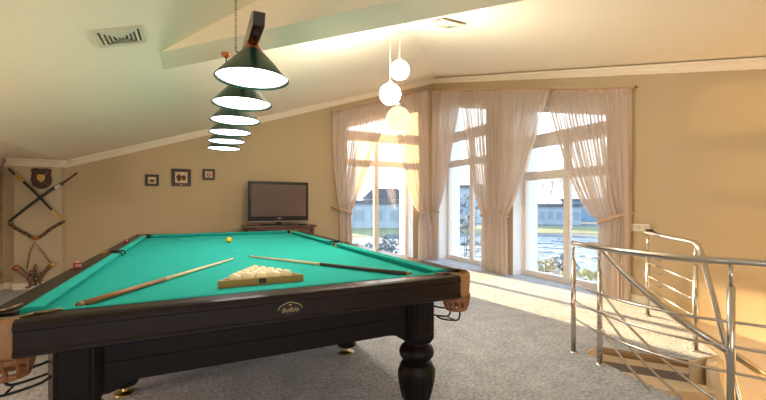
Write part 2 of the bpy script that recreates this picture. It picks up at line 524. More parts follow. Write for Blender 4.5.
# ceiling tie beam across the corner
bd = Vector((0.656, -0.754, 0)).normalized(); bn = Vector((bd.y, -bd.x, 0)) * -1
bn = Vector((-0.754, -0.656, 0)).normalized()          # towards the camera side
P0 = Vector((-0.229, 3.79, 0)); BZ = 2.374; BW = 0.27
vs = []; NB = 24; T0, T1 = -0.5, 4.4
for off in (0, BW):
    for i in range(NB + 1):
        t = T0 + (T1 - T0) * i / NB
        p = P0 + bd * t + bn * off
        vs.append((p.x, p.y, BZ)); vs.append((p.x, p.y, max(BZ + .002, ceil_z(p.x, p.y) + .03)))
fs = []; K = 2 * (NB + 1)
for i in range(NB):
    a = 2 * i
    fs += [(a, a + 2, a + 3, a + 1), (K + a, K + a + 1, K + a + 3, K + a + 2), (a, K + a, K + a + 2, a + 2), (a + 1, a + 3, K + a + 3, K + a + 1)]
fs += [(0, 1, K + 1, K), (K - 2, 2 * K - 2, 2 * K - 1, K - 1)]
structure(MB().add(vs, fs).build('beam', M['ceiling']))

# ------------------------------------------------------------------ stairwell
wl = MB()
ring = hole[1:] ; n = len(ring)
vs = []
for (x, y) in hole:
    d = Vector((x - 3.75, y - 1.2)).normalized() * -.006
    vs += [(x + d.x, y + d.y, -0.004), (x + d.x, y + d.y, -2.9)]
fs = [(2 * i, 2 * i + 1, 2 * i + 3, 2 * i + 2) for i in range(4, len(hole) - 1)]
# outward thickness
cx0, cy0 = 3.75, 1.2
o0 = len(vs)
for (x, y) in hole:
    d = Vector((x - cx0, y - cy0)).normalized() * .1
    vs += [(x + d.x, y + d.y, -0.29), (x + d.x, y + d.y, -2.9)]
fs += [(o0 + 2 * i, o0 + 2 * i + 2, o0 + 2 * i + 3, o0 + 2 * i + 1) for i in range(4, len(hole) - 1)]
structure(wl.add(vs, fs).build('wall_stairwell', M['stair']))
structure(MB().box(1.5, XO, -0.5, 4.5, -3.0, -2.9).build('floor_lower', M['stair']))
fl = MB()
def fascia(p, q, z1, t=.012, toward=(3.0, 1.2)):
    d = (Vector(q) - Vector(p)).normalized(); nn = Vector((-d.y, d.x)) * t
    if nn.dot(Vector(toward) - (Vector(p) + Vector(q)) / 2) < 0: nn = -nn
    fl.prism([tuple(p), tuple(q), tuple(Vector(q) + nn), tuple(Vector(p) + nn)], XY, z1, -.004)
fascia(hole[0], hole[1], -.30, toward=(4.7, 1.2)); fascia(hole[1], hole[2], -.30); fascia(hole[2], hole[3], -.10, .02); fascia(hole[3], hole[4], -.30)
structure(fl.build('trim_10', M['stair']))

stair = tag(empty('spiral_staircase', (SC.x, SC.y, -2.9)), 'cream plastered spiral staircase winding down through the carpeted opening by the steel rails', 'staircase')
def pol(r, deg): return (SC.x + r * cos(radians(deg)), SC.y + r * sin(radians(deg)))
A0, DA, RZ = 128.0, 18.5, 0.168
def rout(deg):
    # radius of the opening in that direction
    best = 1.2
    d = Vector((cos(radians(deg)), sin(radians(deg))))
    for i in range(len(hole)):
        p = Vector(hole[i]) - SC; q = Vector(hole[(i + 1) % len(hole)]) - SC
        e_ = q - p
        den = d.x * e_.y - d.y * e_.x
        if abs(den) < 1e-9: continue
        t = (p.x * e_.y - p.y * e_.x) / den
        s_ = (p.x * d.y - p.y * d.x) / den
        if t > 0 and -0.001 <= s_ <= 1.001: best = t if best == 1.2 else min(best, t)
    return best - .02
so = Vector((SC.x, SC.y, -2.9))
for k in range(16):
    a0 = A0 + DA * k - 2.0; a1 = A0 + DA * (k + 1) + 1.0; z = -RZ * (k + 1)
    angs = [a0 + (a1 - a0) * i / 5 for i in range(6)]
    r0 = 0.31
    poly = [pol(r0, a) for a in angs] + [pol(min(rout(a), 1.18), a) for a in angs[::-1]]
    t = MB().prism(poly, XY, z - .05, z).build('tread', M['stair'], origin=so); t.location = (0, 0, 0); t.parent = stair
    # riser below the upper level's nosing
    ra = A0 + DA * k + (1.2 if k else 2.0)
    p, q = pol(r0, ra), pol(min(rout(ra), 1.15) if k else 1.0, ra)
    p2, q2 = pol(r0, ra - 1.5), pol(min(rout(ra), 1.15) if k else 1.0, ra - 1.5)
    if k == 0:
        p, q = Vector(hole[2]), Vector(hole[3]); dn = (q - p).normalized(); dn = Vector((-dn.y, dn.x))
        if dn.dot((p + q) / 2 - SC) > 0 and dn.x > 0: dn = -dn
        if dn.x > 0: dn = -dn
        p, q, p2, q2 = p + dn * .002, q + dn * .002, p + dn * .009, q + dn * .009
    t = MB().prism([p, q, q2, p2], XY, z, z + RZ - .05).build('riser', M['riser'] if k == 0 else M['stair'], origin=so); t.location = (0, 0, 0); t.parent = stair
core = MB(); vs = []; fs = []; nA = 60
for i in range(nA + 1):
    a = 78 + (128 + 16 * DA - 78) * i / nA
    zt = -.012 if a < 122 else -.012 - RZ * (a - 122) / DA + .05
    zt = min(zt, -.012)
    for r in (.25, .315):
        x, y = pol(r, a); vs += [(x, y, max(zt, -2.88)), (x, y, -2.9)]
for i in range(nA):
    a = 4 * i; c = a + 4
    fs += [(a, a + 1, c + 1, c), (a + 2, c + 2, c + 3, a + 3), (a, c, c + 2, a + 2)]
fs += [(0, 2, 3, 1), (4 * nA, 4 * nA + 1, 4 * nA + 3, 4 * nA + 2)]
t = core.add(vs, fs).build('newel_wall', M['stair'], origin=so); t.location = (0, 0, 0); t.parent = stair
ns = MB(); ns.tube([(3.08, 2.10, -.022), (3.26, 1.84, -.024), (3.445, 1.60, -.024)], .030, 12)
t = ns.build('nosing', M['nosing'], origin=so); t.location = (0, 0, 0); t.parent = stair

# ------------------------------------------------------------------ steel railings
def post(mb, x, y, z0, z1, split=0.86, r=.019):
    h = z1 - z0
    mb.tube([(x, y, z0), (x, y, z0 + h * split)], r, 14)
    mb.tube([(x, y, z0 + h * split - .004), (x, y, z1)], r * .5, 10)
    mb.lathe([(.0, 0), (r * 2.0, 0), (r * 2.0, .006), (r * 1.1, .014), (0, .014)], (x, y, z0), 16)
plan = [(2.80, 2.11), (2.66, 1.83), (2.585, 1.58), (2.565, 1.36), (2.595, 1.17), (2.66, 1.03), (2.74, .86), (2.87, .62), (3.06, .40), (3.32, .20)]
guard = tag(empty('landing_railing', (2.7, 1.5, 0)), 'curved polished steel guard railing along the near carpet edge of the stair opening', 'railing')
go = guard.location.copy()
def gput(mb, nm, root, m_=None):
    o = mb.build(nm, m_ or M['steel'], origin=root.location); o.location = (0, 0, 0); o.parent = root; return o
top = spline([(x, y, .90) for x, y in plan], 6)
gput(MB().tube(top, .022, 14), 'handrail', guard)
for z in (.565, .428, .286):
    gput(MB().tube(spline([(x, y, z) for x, y in plan], 6), .0085, 8), 'cross_rail', guard)
for x, y in (plan[0], (2.66, 1.03), plan[8]):
    p = MB(); post(p, x, y, 0, .885); gput(p, 'post', guard)

inner = tag(empty('stair_handrail', (2.75, 1.86, 0)), 'steel handrail with thin rods sweeping down the outer side of the spiral steps', 'railing')
p = MB(); post(p, 2.765, 1.86, 0.0, .875, .80); gput(p, 'post', inner)
ipl = [(2.765, 1.86), (2.67, 1.62), (2.64, 1.42), (2.66, 1.25), (2.74, 1.08), (2.88, .98), (3.04, .90), (3.25, .72), (3.5, .60)]
ipl = [(2.765, 1.86), (2.70, 1.64), (2.675, 1.42), (2.70, 1.24), (2.785, 1.10), (2.93, 1.02), (3.13, 1.00), (3.36, .90), (3.6, .84)]
def desc(z0, start=0.0):
    r = []; d = 0
    for i, (x, y) in enumerate(ipl):
        if i: d += sqrt((x - ipl[i - 1][0]) ** 2 + (y - ipl[i - 1][1]) ** 2)
        r.append((x, y, z0 - .66 * d + (.012 if i == 0 else 0)))
    return spline(r, 7)
gput(MB().tube([(2.72, 1.96, .90), (2.745, 1.915, .905)] + desc(.89), .021, 14), 'handrail', inner)
for z in (.555, .415, .274):
    gput(MB().tube(desc(z), .0085, 8), 'cross_rail', inner)

far = tag(empty('corner_railing', (4.07, 2.03, 0)), 'sunlit steel railing on the far landing edge, its rail bending steeply down', 'railing')
pa, pb = Vector((4.46, 2.45)), Vector((3.735, 1.68))
for q in (pa, pb):
    p = MB(); post(p, q.x, q.y, 0, .88, .80); gput(p, 'post', far)
hr = [(4.50, 2.492, .90), (4.46, 2.45, .905), (4.05, 2.015, .90), (3.80, 1.745, .897), (3.735, 1.675, .885), (3.70, 1.63, .83), (3.66, 1.56, .62), (3.55, 1.40, .14), (3.48, 1.30, -.20), (3.44, 1.22, -.42)]
gput(MB().tube(spline(hr, 6), .021, 14), 'handrail', far)
for z in (.565, .418, .28):
    gput(MB().tube([(4.49, 2.482, z + .02), (pb.x, pb.y, z - .0)], .0085, 8), 'cross_rail', far)
for z in (.565, .418, .28):
    gput(MB().tube([(pa.x + .0, pa.y - .0, z + .04), (pa.x + .10, pa.y - .09, z + .04)], .006, 8), 'standoff', far)

# ------------------------------------------------------------------ curtains
def curtain(label, kind, outer, top_in, knot_in, knot_w, ztop, ztie, low_w, p=.75, nf=9, hold=None, off=0.0):
    sg = 1 if top_in > outer else -1
    base = (YB - .13) if kind == 'b' else (XR - .06)
    def fn(s, o_, z): return (s, base - o_ - off, z) if kind == 'b' else (base - o_ - off, s, z)
    root = empty('curtain', fn((outer + knot_in) / 2, 0, 0))
    tag(root, label, 'curtain', 'sheer tied-back curtains')
    NC, NU, NL = 200, 30, 16
    rnd = random.Random(int(abs(outer * 977)) + int(abs(top_in) * 131))
    ph = [rnd.uniform(0, 6.28) for _ in range(4)]
    def fold(u): return .62 * sin(2 * pi * nf * u + ph[0] + .9 * sin(2 * pi * 1.7 * u + ph[1])) + .38 * sin(2 * pi * nf * 2.3 * u + ph[2])
    vs = []; fs = []
    ko = knot_in - sg * knot_w
    rows = []
    for r in range(NU + 1):
        v = r / NU
        o_ = outer + (ko - outer) * v ** 3
        i_ = knot_in + (top_in - knot_in) * (1 - v) ** p
        rows.append((o_, i_, v, None))
    for r in range(1, NL + 1):
        v = r / NL
        e1 = min(1, v * 2.2); e1 = e1 * e1 * (3 - 2 * e1)
        i_ = knot_in + sg * (.02) * e1
        lw = knot_w + (low_w - knot_w) * e1
        rows.append((i_ - sg * lw, i_, None, v))
    for o_, i_, v, vl in rows:
        for c in range(NC + 1):
            u = c / NC
            s = o_ + (i_ - o_) * u
            stop = outer + (top_in - outer) * u
            if v is not None:
                z = ztop(stop) * (1 - v) + (ztie) * v
                if v > .55: z -= .05 * sin(pi * u) * ((v - .55) / .45) * 0
                amp = (.016 + .022 * v) if v > .04 else .02
            else:
                z = ztie * (1 - vl) + .015 * vl
                amp = .034
            sp = abs(i_ - o_) / nf
            s += sp * .42 * sin(4 * pi * nf * u + ph[3]) * (0.35 + 0.65 * (v if v is not None else 1)) * (1 if .02 < u < .98 else .2)
            vs.append(fn(s, .02 + amp * (1 + fold(u)) * (.9 if kind == 'b' else .6), z))
    w_ = NC + 1
    for r in range(len(rows) - 1):
        for c in range(NC):
            fs.append((r * w_ + c, r * w_ + c + 1, (r + 1) * w_ + c + 1, (r + 1) * w_ + c))
    mb = MB(); mb.add(vs, fs, True)
    o = mb.build('drape', M['sheer'], origin=root.location); o.location = (0, 0, 0); o.parent = root
    # header tape and tieback
    h = MB()
    hs = []
    for c in range(NC + 1):
        u = c / NC; s = outer + (top_in - outer) * u
        hs.append((s, .02 +   .02 * (1 + fold(u)) * (.9 if kind == 'b' else .6), ztop(s)))
    hv = []; hf = []
    for s, o_, z in hs:
        hv += [fn(s, o_ + .003, z + .012), fn(s, o_ + .003, z - .06), fn(s, o_ - .003, z + .012), fn(s, o_ - .003, z - .06)]
    for c in range(NC):
        a = 4 * c
        hf += [(a, a + 1, a + 5, a + 4), (a + 2, a + 6, a + 7, a + 3), (a, a + 4, a + 6, a + 2), (a + 1, a + 3, a + 7, a + 5)]
    h.add(hv, hf, True)
    o = h.build('header_tape', M['tie'], origin=root.location); o.location = (0, 0, 0); o.parent = root
    hold = outer + sg * .03 if hold is None else hold
    path = [(hold, -.118 - off, ztie + .10), (hold, .0, ztie + .105), (hold + (knot_in - hold) * .3, (.10 if kind == 'b' else .075), ztie + .075), (knot_in - sg * .03, (.105 if kind == 'b' else .08), ztie - .01), (knot_in + sg * .015, .05, ztie - .02), (knot_in, .0, ztie - .0), (hold, -.02, ztie + .09)]
    tb = MB().tube(spline([fn(*q) for q in path], 6), .023, 8, flat=(.28, 1.0))
    o = tb.build('tieback', M['tie'], origin=root.location); o.location = (0, 0, 0); o.parent = root

zt1 = lambda x: cB(x) - .235
zt2 = lambda y: cC(y) - .285
curtain('sheer curtain nearest the television, swept left with its tieback', 'b', 2.47, 3.86, 2.86, .24, zt1, 1.06, .27, .95, 9)
curtain('sheer curtain on the end wall filling the room corner, tied towards it', 'b', 4.65, 3.72, 4.42, .24, zt1, 1.05, .38, .62, 8, hold=4.72, off=.085)
curtain('sheer curtain hanging just right of the room corner, tied to the corner', 'r', 7.18, 6.12, 6.95, .20, zt2, 1.05, .24, .8, 8, off=.045)
curtain('sheer curtain on the right side of the narrow window next to the room corner', 'r', 5.20, 6.32, 5.58, .36, zt2, 1.03, .38, .7, 9, off=.0)
curtain('sheer curtain on the left side of the wide window near the stair railing', 'r', 5.15, 4.00, 4.88, .25, zt2, 1.03, .30, .8, 9, off=.075)
curtain('sheer curtain beside the wall socket, tied far right above the steel railing', 'r', 2.865, 4.20, 3.29, .41, zt2, 1.0, .42, .6, 11, off=-.03)
# rails
def crail(label, kind, a, b_, zt):
    base = (YB - .10) if kind == 'b' else (XR + .015)
    fn = (lambda s, o_, z: (s, base - o_, z)) if kind == 'b' else (lambda s, o_, z: (base - o_, s, z))
    root = tag(empty('curtain_rail', fn((a + b_) / 2, 0, zt((a + b_) / 2))), label, 'curtain rail')
    def pt(mb, nm, m_):
        o = mb.build(nm, m_, origin=root.location); o.location = (0, 0, 0); o.parent = root
    pt(MB().tube([fn(a, 0.045, zt(a) + .03), fn(b_, 0.045, zt(b_) + .03)], .011, 10), 'rod', M['rail_white'])
    for t in (.04, .5, .96):
        s = a + (b_ - a) * t
        pt(MB().tube([fn(s, (-.10 if kind == 'b' else .015), zt(s) + .03), fn(s, .045, zt(s) + .03)], .008, 8), 'bracket', M['rail_white'])
    for s in (a, b_): pt(MB().sphere(fn(s, .045, zt(s) + .03), .018, 10, 8), 'finial', M['brass'])
crail('sloping curtain rail over the end-wall window, following the ceiling', 'b', 2.44, 4.74, zt1)
crail('sloping curtain rail above the right-wall window next to the corner', 'r', 5.16, 7.20, zt2)
crail('sloping curtain rail above the window by the stair', 'r', 2.84, 5.08, zt2)

# ------------------------------------------------------------------ billiard table
TX, TY = 0.375, 3.635
tb = tag(empty('billiard_table', (TX, TY, 0)), 'large dark mahogany billiard table with bright green cloth and leather pockets', 'billiard table')
def tput(mb, nm, m_, parent=None):
    # meshes are built in table coordinates (origin under the centre of the bed)
    return mb.build(nm, m_, parent=parent or tb)
HX, HY = 1.03, 2.015          # outer half sizes
GX, GY = 0.925, 1.915         # back of the cushions
ZR, ZC = 0.835, 0.80
CU = 0.055                    # cushion depth
FX, FY = GX - CU, GY - CU
PC, PM = 0.125, 0.085         # pocket cut-outs along the rails
# bed
bed = MB()
nx, ny = GX - .005, GY - .005
c = .075
bed.prism([(-nx + c, -ny), (nx - c, -ny), (nx, -ny + c), (nx, -PM), (nx - .03, -PM), (nx - .03, PM), (nx, PM), (nx, ny - c), (nx - c, ny), (-nx + c, ny), (-nx, ny - c), (-nx, PM), (-nx + .03, PM), (-nx + .03, -PM), (-nx, -PM), (-nx, -ny + c)], XY, .76, ZC)
bedo = tput(bed, 'bed_cloth', M['cloth'])
tput(MB().box(.02, .33, 1.085, 1.091, ZC, ZC + .0006), 'chalk_line', M['chalk_line'], bedo)
tput(MB().lathe([(.012, 0), (.012, .0007), (0, .0007)], (0, 0, ZC), 12), 'table_spot', M['chalk_line'], bedo)
# cushions
def cushion(fn, a, b_):
    # profile across (d from back towards play), along s with mitred ends
    pr = [(0, ZC), (0, ZR + .004), (.018, ZR + .007), (CU, ZR - .001), (CU - .004, ZR - .012), (CU - .02, ZC)]
    n = len(pr); vs = []
    for s, sg in ((a, 1), (b_, -1)):
        for d, z in pr: vs.append(fn(s + sg * d * .8, d, z))
    fs = [tuple(range(n))[::-1], tuple(range(n, 2 * n))] + [(i, (i + 1) % n, n + (i + 1) % n, n + i) for i in range(n)]
    tput(MB().add(vs, fs), 'cushion', M['cloth'])
for sg in (-1, 1):
    cushion(lambda s, d, z, g=sg: (s, g * (GY - d), z), -GX + PC * .55, GX - PC * .55)
    for a, b_ in ((-GY + PC * .55, -PM * .8), (PM * .8, GY - PC * .55)):
        cushion(lambda s, d, z, g=sg: (g * (GX - d), s, z), a, b_)
# rails (wood) with a moulded outer face
def rail(fn, a, b_):
    w_ = HX - GX
    pr = [(0, ZR + .002), (w_ - .022, ZR + .004), (w_ - .008, ZR - .002), (w_, ZR - .018), (w_, ZR - .03), (w_ - .006, ZR - .034), (w_ - .004, ZR - .095), (w_ + .002, ZR - .102), (w_ + .002, ZR - .112), (w_ - .012, ZR - .12), (0, ZR - .12)]
    n = len(pr); vs = []
    for s in (a, b_):
        for d, z in pr: vs.append(fn(s, d, z))
    fs = [tuple(range(n))[::-1], tuple(range(n, 2 * n))] + [(i, (i + 1) % n, n + (i + 1) % n, n + i) for i in range(n)]
    return tput(MB().add(vs, fs), 'rail', M['rail_wood'])
front_rail = None
for sg in (-1, 1):
    r_ = rail(lambda s, d, z, g=sg: (s, g * (GY + d), z), -GX + .035, GX - .035)
    if sg < 0: front_rail = r_
    for a, b_ in ((-GY + .035, -PM * .75), (PM * .75, GY - .035)):
        rail(lambda s, d, z, g=sg: (g * (GX + d), s, z), a, b_)
# aprons under the rails
AX, AY = 0.80, 1.795
def apron(fn, L):
    pts = [(-L, .715), (L, .715), (L, .475), (L - .10, .475), (L - .13, .485), (L - .16, .505), (L - .20, .512), (-L + .20, .512), (-L + .16, .505), (-L + .13, .485), (-L + .10, .475), (-L, .475)]
    a = MB(); a.prism(pts, lambda u, v, w_: fn(u, w_, v), -.03, .03)
    a.prism([(-L, .585), (L, .585), (L, .597), (-L, .597)], lambda u, v, w_: fn(u, w_, v), .03, .036)
    a.prism([(-L, .700), (L, .700), (L, .715), (-L, .715)], lambda u, v, w_: fn(u, w_, v), .03, .045)
    tput(a, 'apron', M['dark_wood'])
for sg in (-1, 1):
    apron(lambda s, d, z, g=sg: (s, g * (AY + d), z), .765)
    apron(lambda s, d, z, g=sg: (g * (AX - .03 + d), s, z), 1.79)
tput(MB().box(-GX + .02, GX - .02, -GY + .02, GY - .02, .70, .759), 'slate_frame', M['dark_wood'])
# legs
def leg():
    l = MB()
    h = .077
    ch = .016
    o8 = [(-h + ch, -h), (h - ch, -h), (h, -h + ch), (h, h - ch), (h - ch, h), (-h + ch, h), (-h, h - ch), (-h, -h + ch)]
    l.prism(o8, XY, .47, .715)
    for a in range(4):
        m_ = Matrix.Rotation(a * pi / 2, 4, 'Z')
        vsx = [m_ @ Vector(p) for p in ((-.045, -h - .006, .50), (.045, -h - .006, .50), (.045, -h - .006, .695), (-.045, -h - .006, .695), (-.05, -h, .495), (.05, -h, .495), (.05, -h, .70), (-.05, -h, .70))]
        l.add(vsx, [(0, 1, 2, 3), (0, 4, 5, 1), (1, 5, 6, 2), (2, 6, 7, 3), (3, 7, 4, 0)])
    # lower taper of the block
    l.add([(x, y, .47) for x, y in o8] + [(x * .82, y * .82, .445) for x, y in o8], [(i, (i + 1) % 8, 8 + (i + 1) % 8, 8 + i) for i in range(8)])
    l.lathe([(.066, .446), (.062, .440), (.070, .432), (.088, .418), (.097, .398), (.098, .385), (.094, .368), (.082, .352), (.066, .345), (.062, .340), (.066, .335), (.084, .330), (.09, .320), (.092, .312), (.097, .305), (.102, .285), (.102, .262), (.098, .22), (.088, .17), (.075, .125), (.066, .098), (.064, .092), (.074, .086), (.078, .074), (.074, .062), (.056, .056), (.0, .056)], seg=28)
    # flutes on the vase
    for k in range(8):
        a = 2 * pi * (k + .5) / 8
        l.tube([(r * cos(a), r * sin(a), z) for r, z in ((.1015, .29), (.1025, .265), (.0985, .22), (.0885, .17), (.0755, .125))], .004, 6)
    return l
lp = None
for y in (-1.793, -.70, .70, 1.793):
    for x in (-.765, .755):
        if lp is None:
            lp = tput(leg(), 'leg', M['dark_wood']); lp.location = (x, y, 0)
            ft = MB(); ft.lathe([(0, 0), (.060, 0), (.062, .004), (.058, .010), (.016, .014), (.012, .02), (.012, .057), (0, .057)], seg=24)
            ft.build('levelling_foot', M['brass'], lp)
        else:
            q = lp.copy(); COL.objects.link(q); q.location = (x, y, 0)
            for k in kids(lp):
                k2 = k.copy(); COL.objects.link(k2); k2.parent = q
# pockets
def corner_pocket():
    # at the origin: corner of the cushion backs, table towards -x,+y mirrored by scale
    root_pts = []
    p = MB()
    # leather collar following the rounded corner (local frame: outwards = +x,-y)
    R = .075
    arc = [(R * cos(radians(a)), R * sin(radians(a))) for a in range(-128, 39, 12)]
    n = len(arc); vs = []; fs = []
    for (x, y) in arc:
        for rr, z in ((1.0, ZR + .008), (1.18, ZR + .004), (1.22, ZR - .02), (1.15, ZR - .11), (1.02, ZR - .135), (.94, ZR - .13), (.96, ZR - .02)):
            vs.append((x * rr, y * rr, z))
    for i in range(n - 1):
        for k in range(7):
            k2 = (k + 1) % 7
            fs.append((i * 7 + k, i * 7 + k2, (i + 1) * 7 + k2, (i + 1) * 7 + k))
    fs += [tuple(range(7)), tuple(range((n - 1) * 7, n * 7))[::-1]]
    p.add(vs, fs, True)
    return p
def pocket_net():
    b_ = MB()
    cx_, cy_ = .01, -.01
    for k in range(12):
        a = 2 * pi * k / 12
        b_.tube([(cx_ + r * cos(a + sw), cy_ + r * sin(a + sw), z) for r, sw, z in ((.072, 0, ZR - .115), (.068, .10, ZR - .145), (.062, .2, ZR - .17), (.052, .28, ZR - .195))], .011, 6, flat=(.45, 1))
    for r, z in ((.070, ZR - .14), (.055, ZR - .192)):
        b_.tube([(cx_ + r * cos(2 * pi * k / 20), cy_ + r * sin(2 * pi * k / 20), z) for k in range(20)], .010, 6, closed=True, flat=(.6, 1.2))
    return b_
def pocket_wires(s=1):
    w_ = MB(); Y = s * .065
    # two nested loops of black rod running from the apron out under the net
    for dy in (Y - .045, Y + .045):
        w_.tube(spline([(-.095, dy, ZR - .235), (-.06, dy, ZR - .255), (.03, dy, ZR - .275), (.055, dy, ZR - .265), (.06, dy, ZR - .235), (.05, dy, ZR - .19), (.03, dy * .8, ZR - .17)], 6), .005, 8)
    w_.tube(spline([(-.095, Y, ZR - .185), (-.06, Y, ZR - .200), (-.01, Y, ZR - .21), (.01, Y, ZR - .20), (.012, Y * .7, ZR - .16)], 6), .005, 8)
    w_.tube([(.03, Y - .045, ZR - .275), (.03, Y + .045, ZR - .275)], .004, 8)
    return w_
for sx in (-1, 1):
    for sy in (-1, 1):
        q = tput(corner_pocket(), 'corner_pocket', M['leather'])
        ang = {(1, -1): 0, (1, 1): 90, (-1, 1): 180, (-1, -1): 270}[(sx, sy)]
        q.location = (sx * (GX - .004), sy * (GY - .004), 0); q.rotation_euler = (0, 0, radians(ang))
        nn = pocket_net().build('pocket_net', M['leather_dark'], q)
        ww = pocket_wires(1 if sx * sy < 0 else -1).build('ball_rack_wire', M['black'], q); ww.rotation_euler = (0, 0, radians(-90 if sx * sy > 0 else 0))
        br = MB(); br.tube([(.075 * cos(radians(a)), .075 * sin(radians(a)), ZR + .008) for a in range(-150, 61, 15)], .005, 8)
        for a in (-150, 60):
            x, y = .075 * cos(radians(a)), .075 * sin(radians(a))
            br.tube([(x, y, ZR + .008), (x * 1.0 - (.07 if a == -150 else 0.02), y + (.02 if a == -150 else .07), ZR + .010)], [.006, .004], 8)
        br.build('pocket_iron', M['antique'], q)
for sx in (-1, 1):
    R = .062
    arc = [(R * cos(radians(a)), R * sin(radians(a))) for a in range(-90, 91, 12)]
    n = len(arc); vs = []; fs = []
    for (x, y) in arc:
        for rr, z in ((1.0, ZR + .006), (1.25, ZR + .004), (1.3, ZR - .02), (1.2, ZR - .11), (1.0, ZR - .11)):
            vs.append((x * rr, y * rr, z))
    for i in range(n - 1):
        for k in range(5):
            k2 = (k + 1) % 5
            fs.append((i * 5 + k, i * 5 + k2, (i + 1) * 5 + k2, (i + 1) * 5 + k))
    fs += [tuple(range(5)), tuple(range((n - 1) * 5, n * 5))[::-1]]
    q = tput(MB().add(vs, fs, True), 'middle_pocket', M['leather'])
    q.location = (sx * (GX - .005), 0, 0); q.rotation_euler = (0, 0, 0 if sx > 0 else pi)
    pocket_net().build('pocket_net', M['leather_dark'], q).scale = (.8, .8, 1)
    br = MB(); br.tube([(.064 * cos(radians(a)), .064 * sin(radians(a)), ZR + .006) for a in range(-90, 91, 15)], .007, 8)
    br.tube([(.0, -.064, ZR + .006), (-.05, -.075, ZR + .006), (-.058, -.07, ZC + .012)], .006, 8)
    br.tube([(.0, .064, ZR + .006), (-.05, .075, ZR + .006), (-.058, .07, ZC + .012)], .006, 8)
    br.build('pocket_iron', M['black'], q)
    pl_ = MB(); pl_.bbox(.045, .10, -.05, .05, ZR + .004, ZR + .013, .003); pl_.build('pocket_plate', M['brass'], q)
# maker's badge on the near rail
bg_ = MB()
BX, BZ_ = -.005, ZR - .065
def oval(rx, rz, d0, d1, mb):
    n = 28
    pts = []
    for k in range(n):
        a = 2 * pi * k / n
        c_, s_ = cos(a), sin(a)
        zz = rz * s_
        if abs(c_) < .35: zz *= 1.12
        pts.append((BX + rx * c_, BZ_ + zz))
    mb.prism(pts, XZ, d0, d1)
yf = -HY + .004
oval(.052, .0275, yf - .004, yf, bg_); badge = tput(bg_, 'badge', M['badge_gold'])
bk = MB(); oval(.049, .0245, yf - .005, yf - .003, bk); bk.build('badge_field', M['black'], badge)
fc = bpy.data.curves.new('lettering', 'FONT'); fc.body = 'Buffalo'; fc.size = .026; fc.align_x = 'CENTER'; fc.align_y = 'CENTER'; fc.extrude = .0006; fc.shear = .2
ft_ = bpy.data.objects.new('lettering', fc); COL.objects.link(ft_)
fme = bpy.data.meshes.new_from_object(ft_.evaluated_get(bpy.context.evaluated_depsgraph_get()))
bpy.data.objects.remove(ft_)
fme.materials.clear(); fme.materials.append(M['badge_gold'])
fo = bpy.data.objects.new('lettering', fme); COL.objects.link(fo)
fo.parent = badge; fo.location = (BX, yf - .0058, BZ_ - .003); fo.rotation_euler = (pi / 2, 0, 0)
cr = MB(); cr.sphere((BX, yf - .005, BZ_ + .0185), .003, 8, 6); cr.sphere((BX, yf - .005, BZ_ + .0175), .007, 8, 6, (1, .3, .4)); cr.build('badge_crest', M['gold'], badge)

# ------------------------------------------------------------------ things on the table
def cue(p_tip, p_butt, label, dark):
    a = Vector(p_tip); b_ = Vector(p_butt); L = (b_ - a).length; d = (b_ - a).normalized()
    root = tag(empty('cue', b_), label, 'cue')
    def pc(t0, t1, r0, r1, nm, m_):
        mb = MB(); mb.tube([a + d * (L * t0), a + d * (L * t1)], [r0, r1], 14)
        o = mb.build(nm, m_, origin=root.location); o.location = (0, 0, 0); o.parent = root
    pc(0, .008, .0062, .0064, 'tip', M['black'])
    pc(.008, .03, .0065, .0068, 'ferrule', M['white'])
    if dark:
        pc(.03, .52, .0068, .0105, 'shaft', M['cue_pale']); pc(.52, .985, .0104, .0126, 'butt', M['cue_dark'])
    else:
        pc(.03, .60, .0068, .0105, 'shaft', M['cue_pale']); pc(.60, .985, .0104, .0122, 'butt', M['cue_tan'])
    pc(.985, 1.0, .0124, .011, 'bumper', M['cue_tan'])
cue((.275, 3.05, ZC + .010), (-.405, 1.88, ZC + .0155), 'pale wooden cue with tan butt lying left of the ball triangle', False)
cue((.395, 3.14, ZC + .010), (1.115, 1.88, ZC + .0155), 'cue with dark butt lying right of the ball triangle', True)

RX, RY = .322, 2.03           # near edge of the rack
rk = tag(empty('ball_triangle', (RX, RY + .12, ZC)), 'light wooden triangle frame holding cream balls on the green cloth', 'ball rack')
wd = .013; side = .424
hgt = side * sqrt(3) / 2
A_, B_, C_ = Vector((-side / 2, 0)), Vector((side / 2, 0)), Vector((0, hgt))
ctr = (A_ + B_ + C_) / 3
inn = [p + (ctr - p).normalized() * (wd * 2) for p in (A_, B_, C_)]
oc = [A_, B_, C_]
fr = MB()
for i in range(3):
    j = (i + 1) % 3
    fr.prism([(oc[i].x + RX, oc[i].y + RY), (oc[j].x + RX, oc[j].y + RY), (inn[j].x + RX, inn[j].y + RY), (inn[i].x + RX, inn[i].y + RY)], XY, ZC + .001, ZC + .037)
o = fr.build('frame', M['rack'], origin=rk.location); o.location = (0, 0, 0); o.parent = rk
em = MB(); em.box(RX - .018, RX + .018, RY - .0015, RY, ZC + .010, ZC + .034)
o = em.build('emblem', M['plaque'], origin=rk.location); o.location = (0, 0, 0); o.parent = rk
BR = .0322
y0 = RY + wd + BR + .0012
first = None
for row in range(5):
    for k in range(5 - row):
        x = RX + (k - (4 - row) / 2) * 2 * BR * 1.003; y = y0 + row * BR * sqrt(3) * 1.003
        if first is None:
            sm = MB(); sm.sphere((0, 0, 0), BR, 28, 16); first = sm.build('billiard_ball', M['ball']); q = first
        else:
            q = first.copy(); COL.objects.link(q)
        q.location = (x, y, ZC + BR + .0005); q.rotation_euler = (random.uniform(0, 3), random.uniform(0, 3), 0)
        tag(q, 'cream billiard ball packed inside the wooden triangle', 'ball', 'racked cream balls')
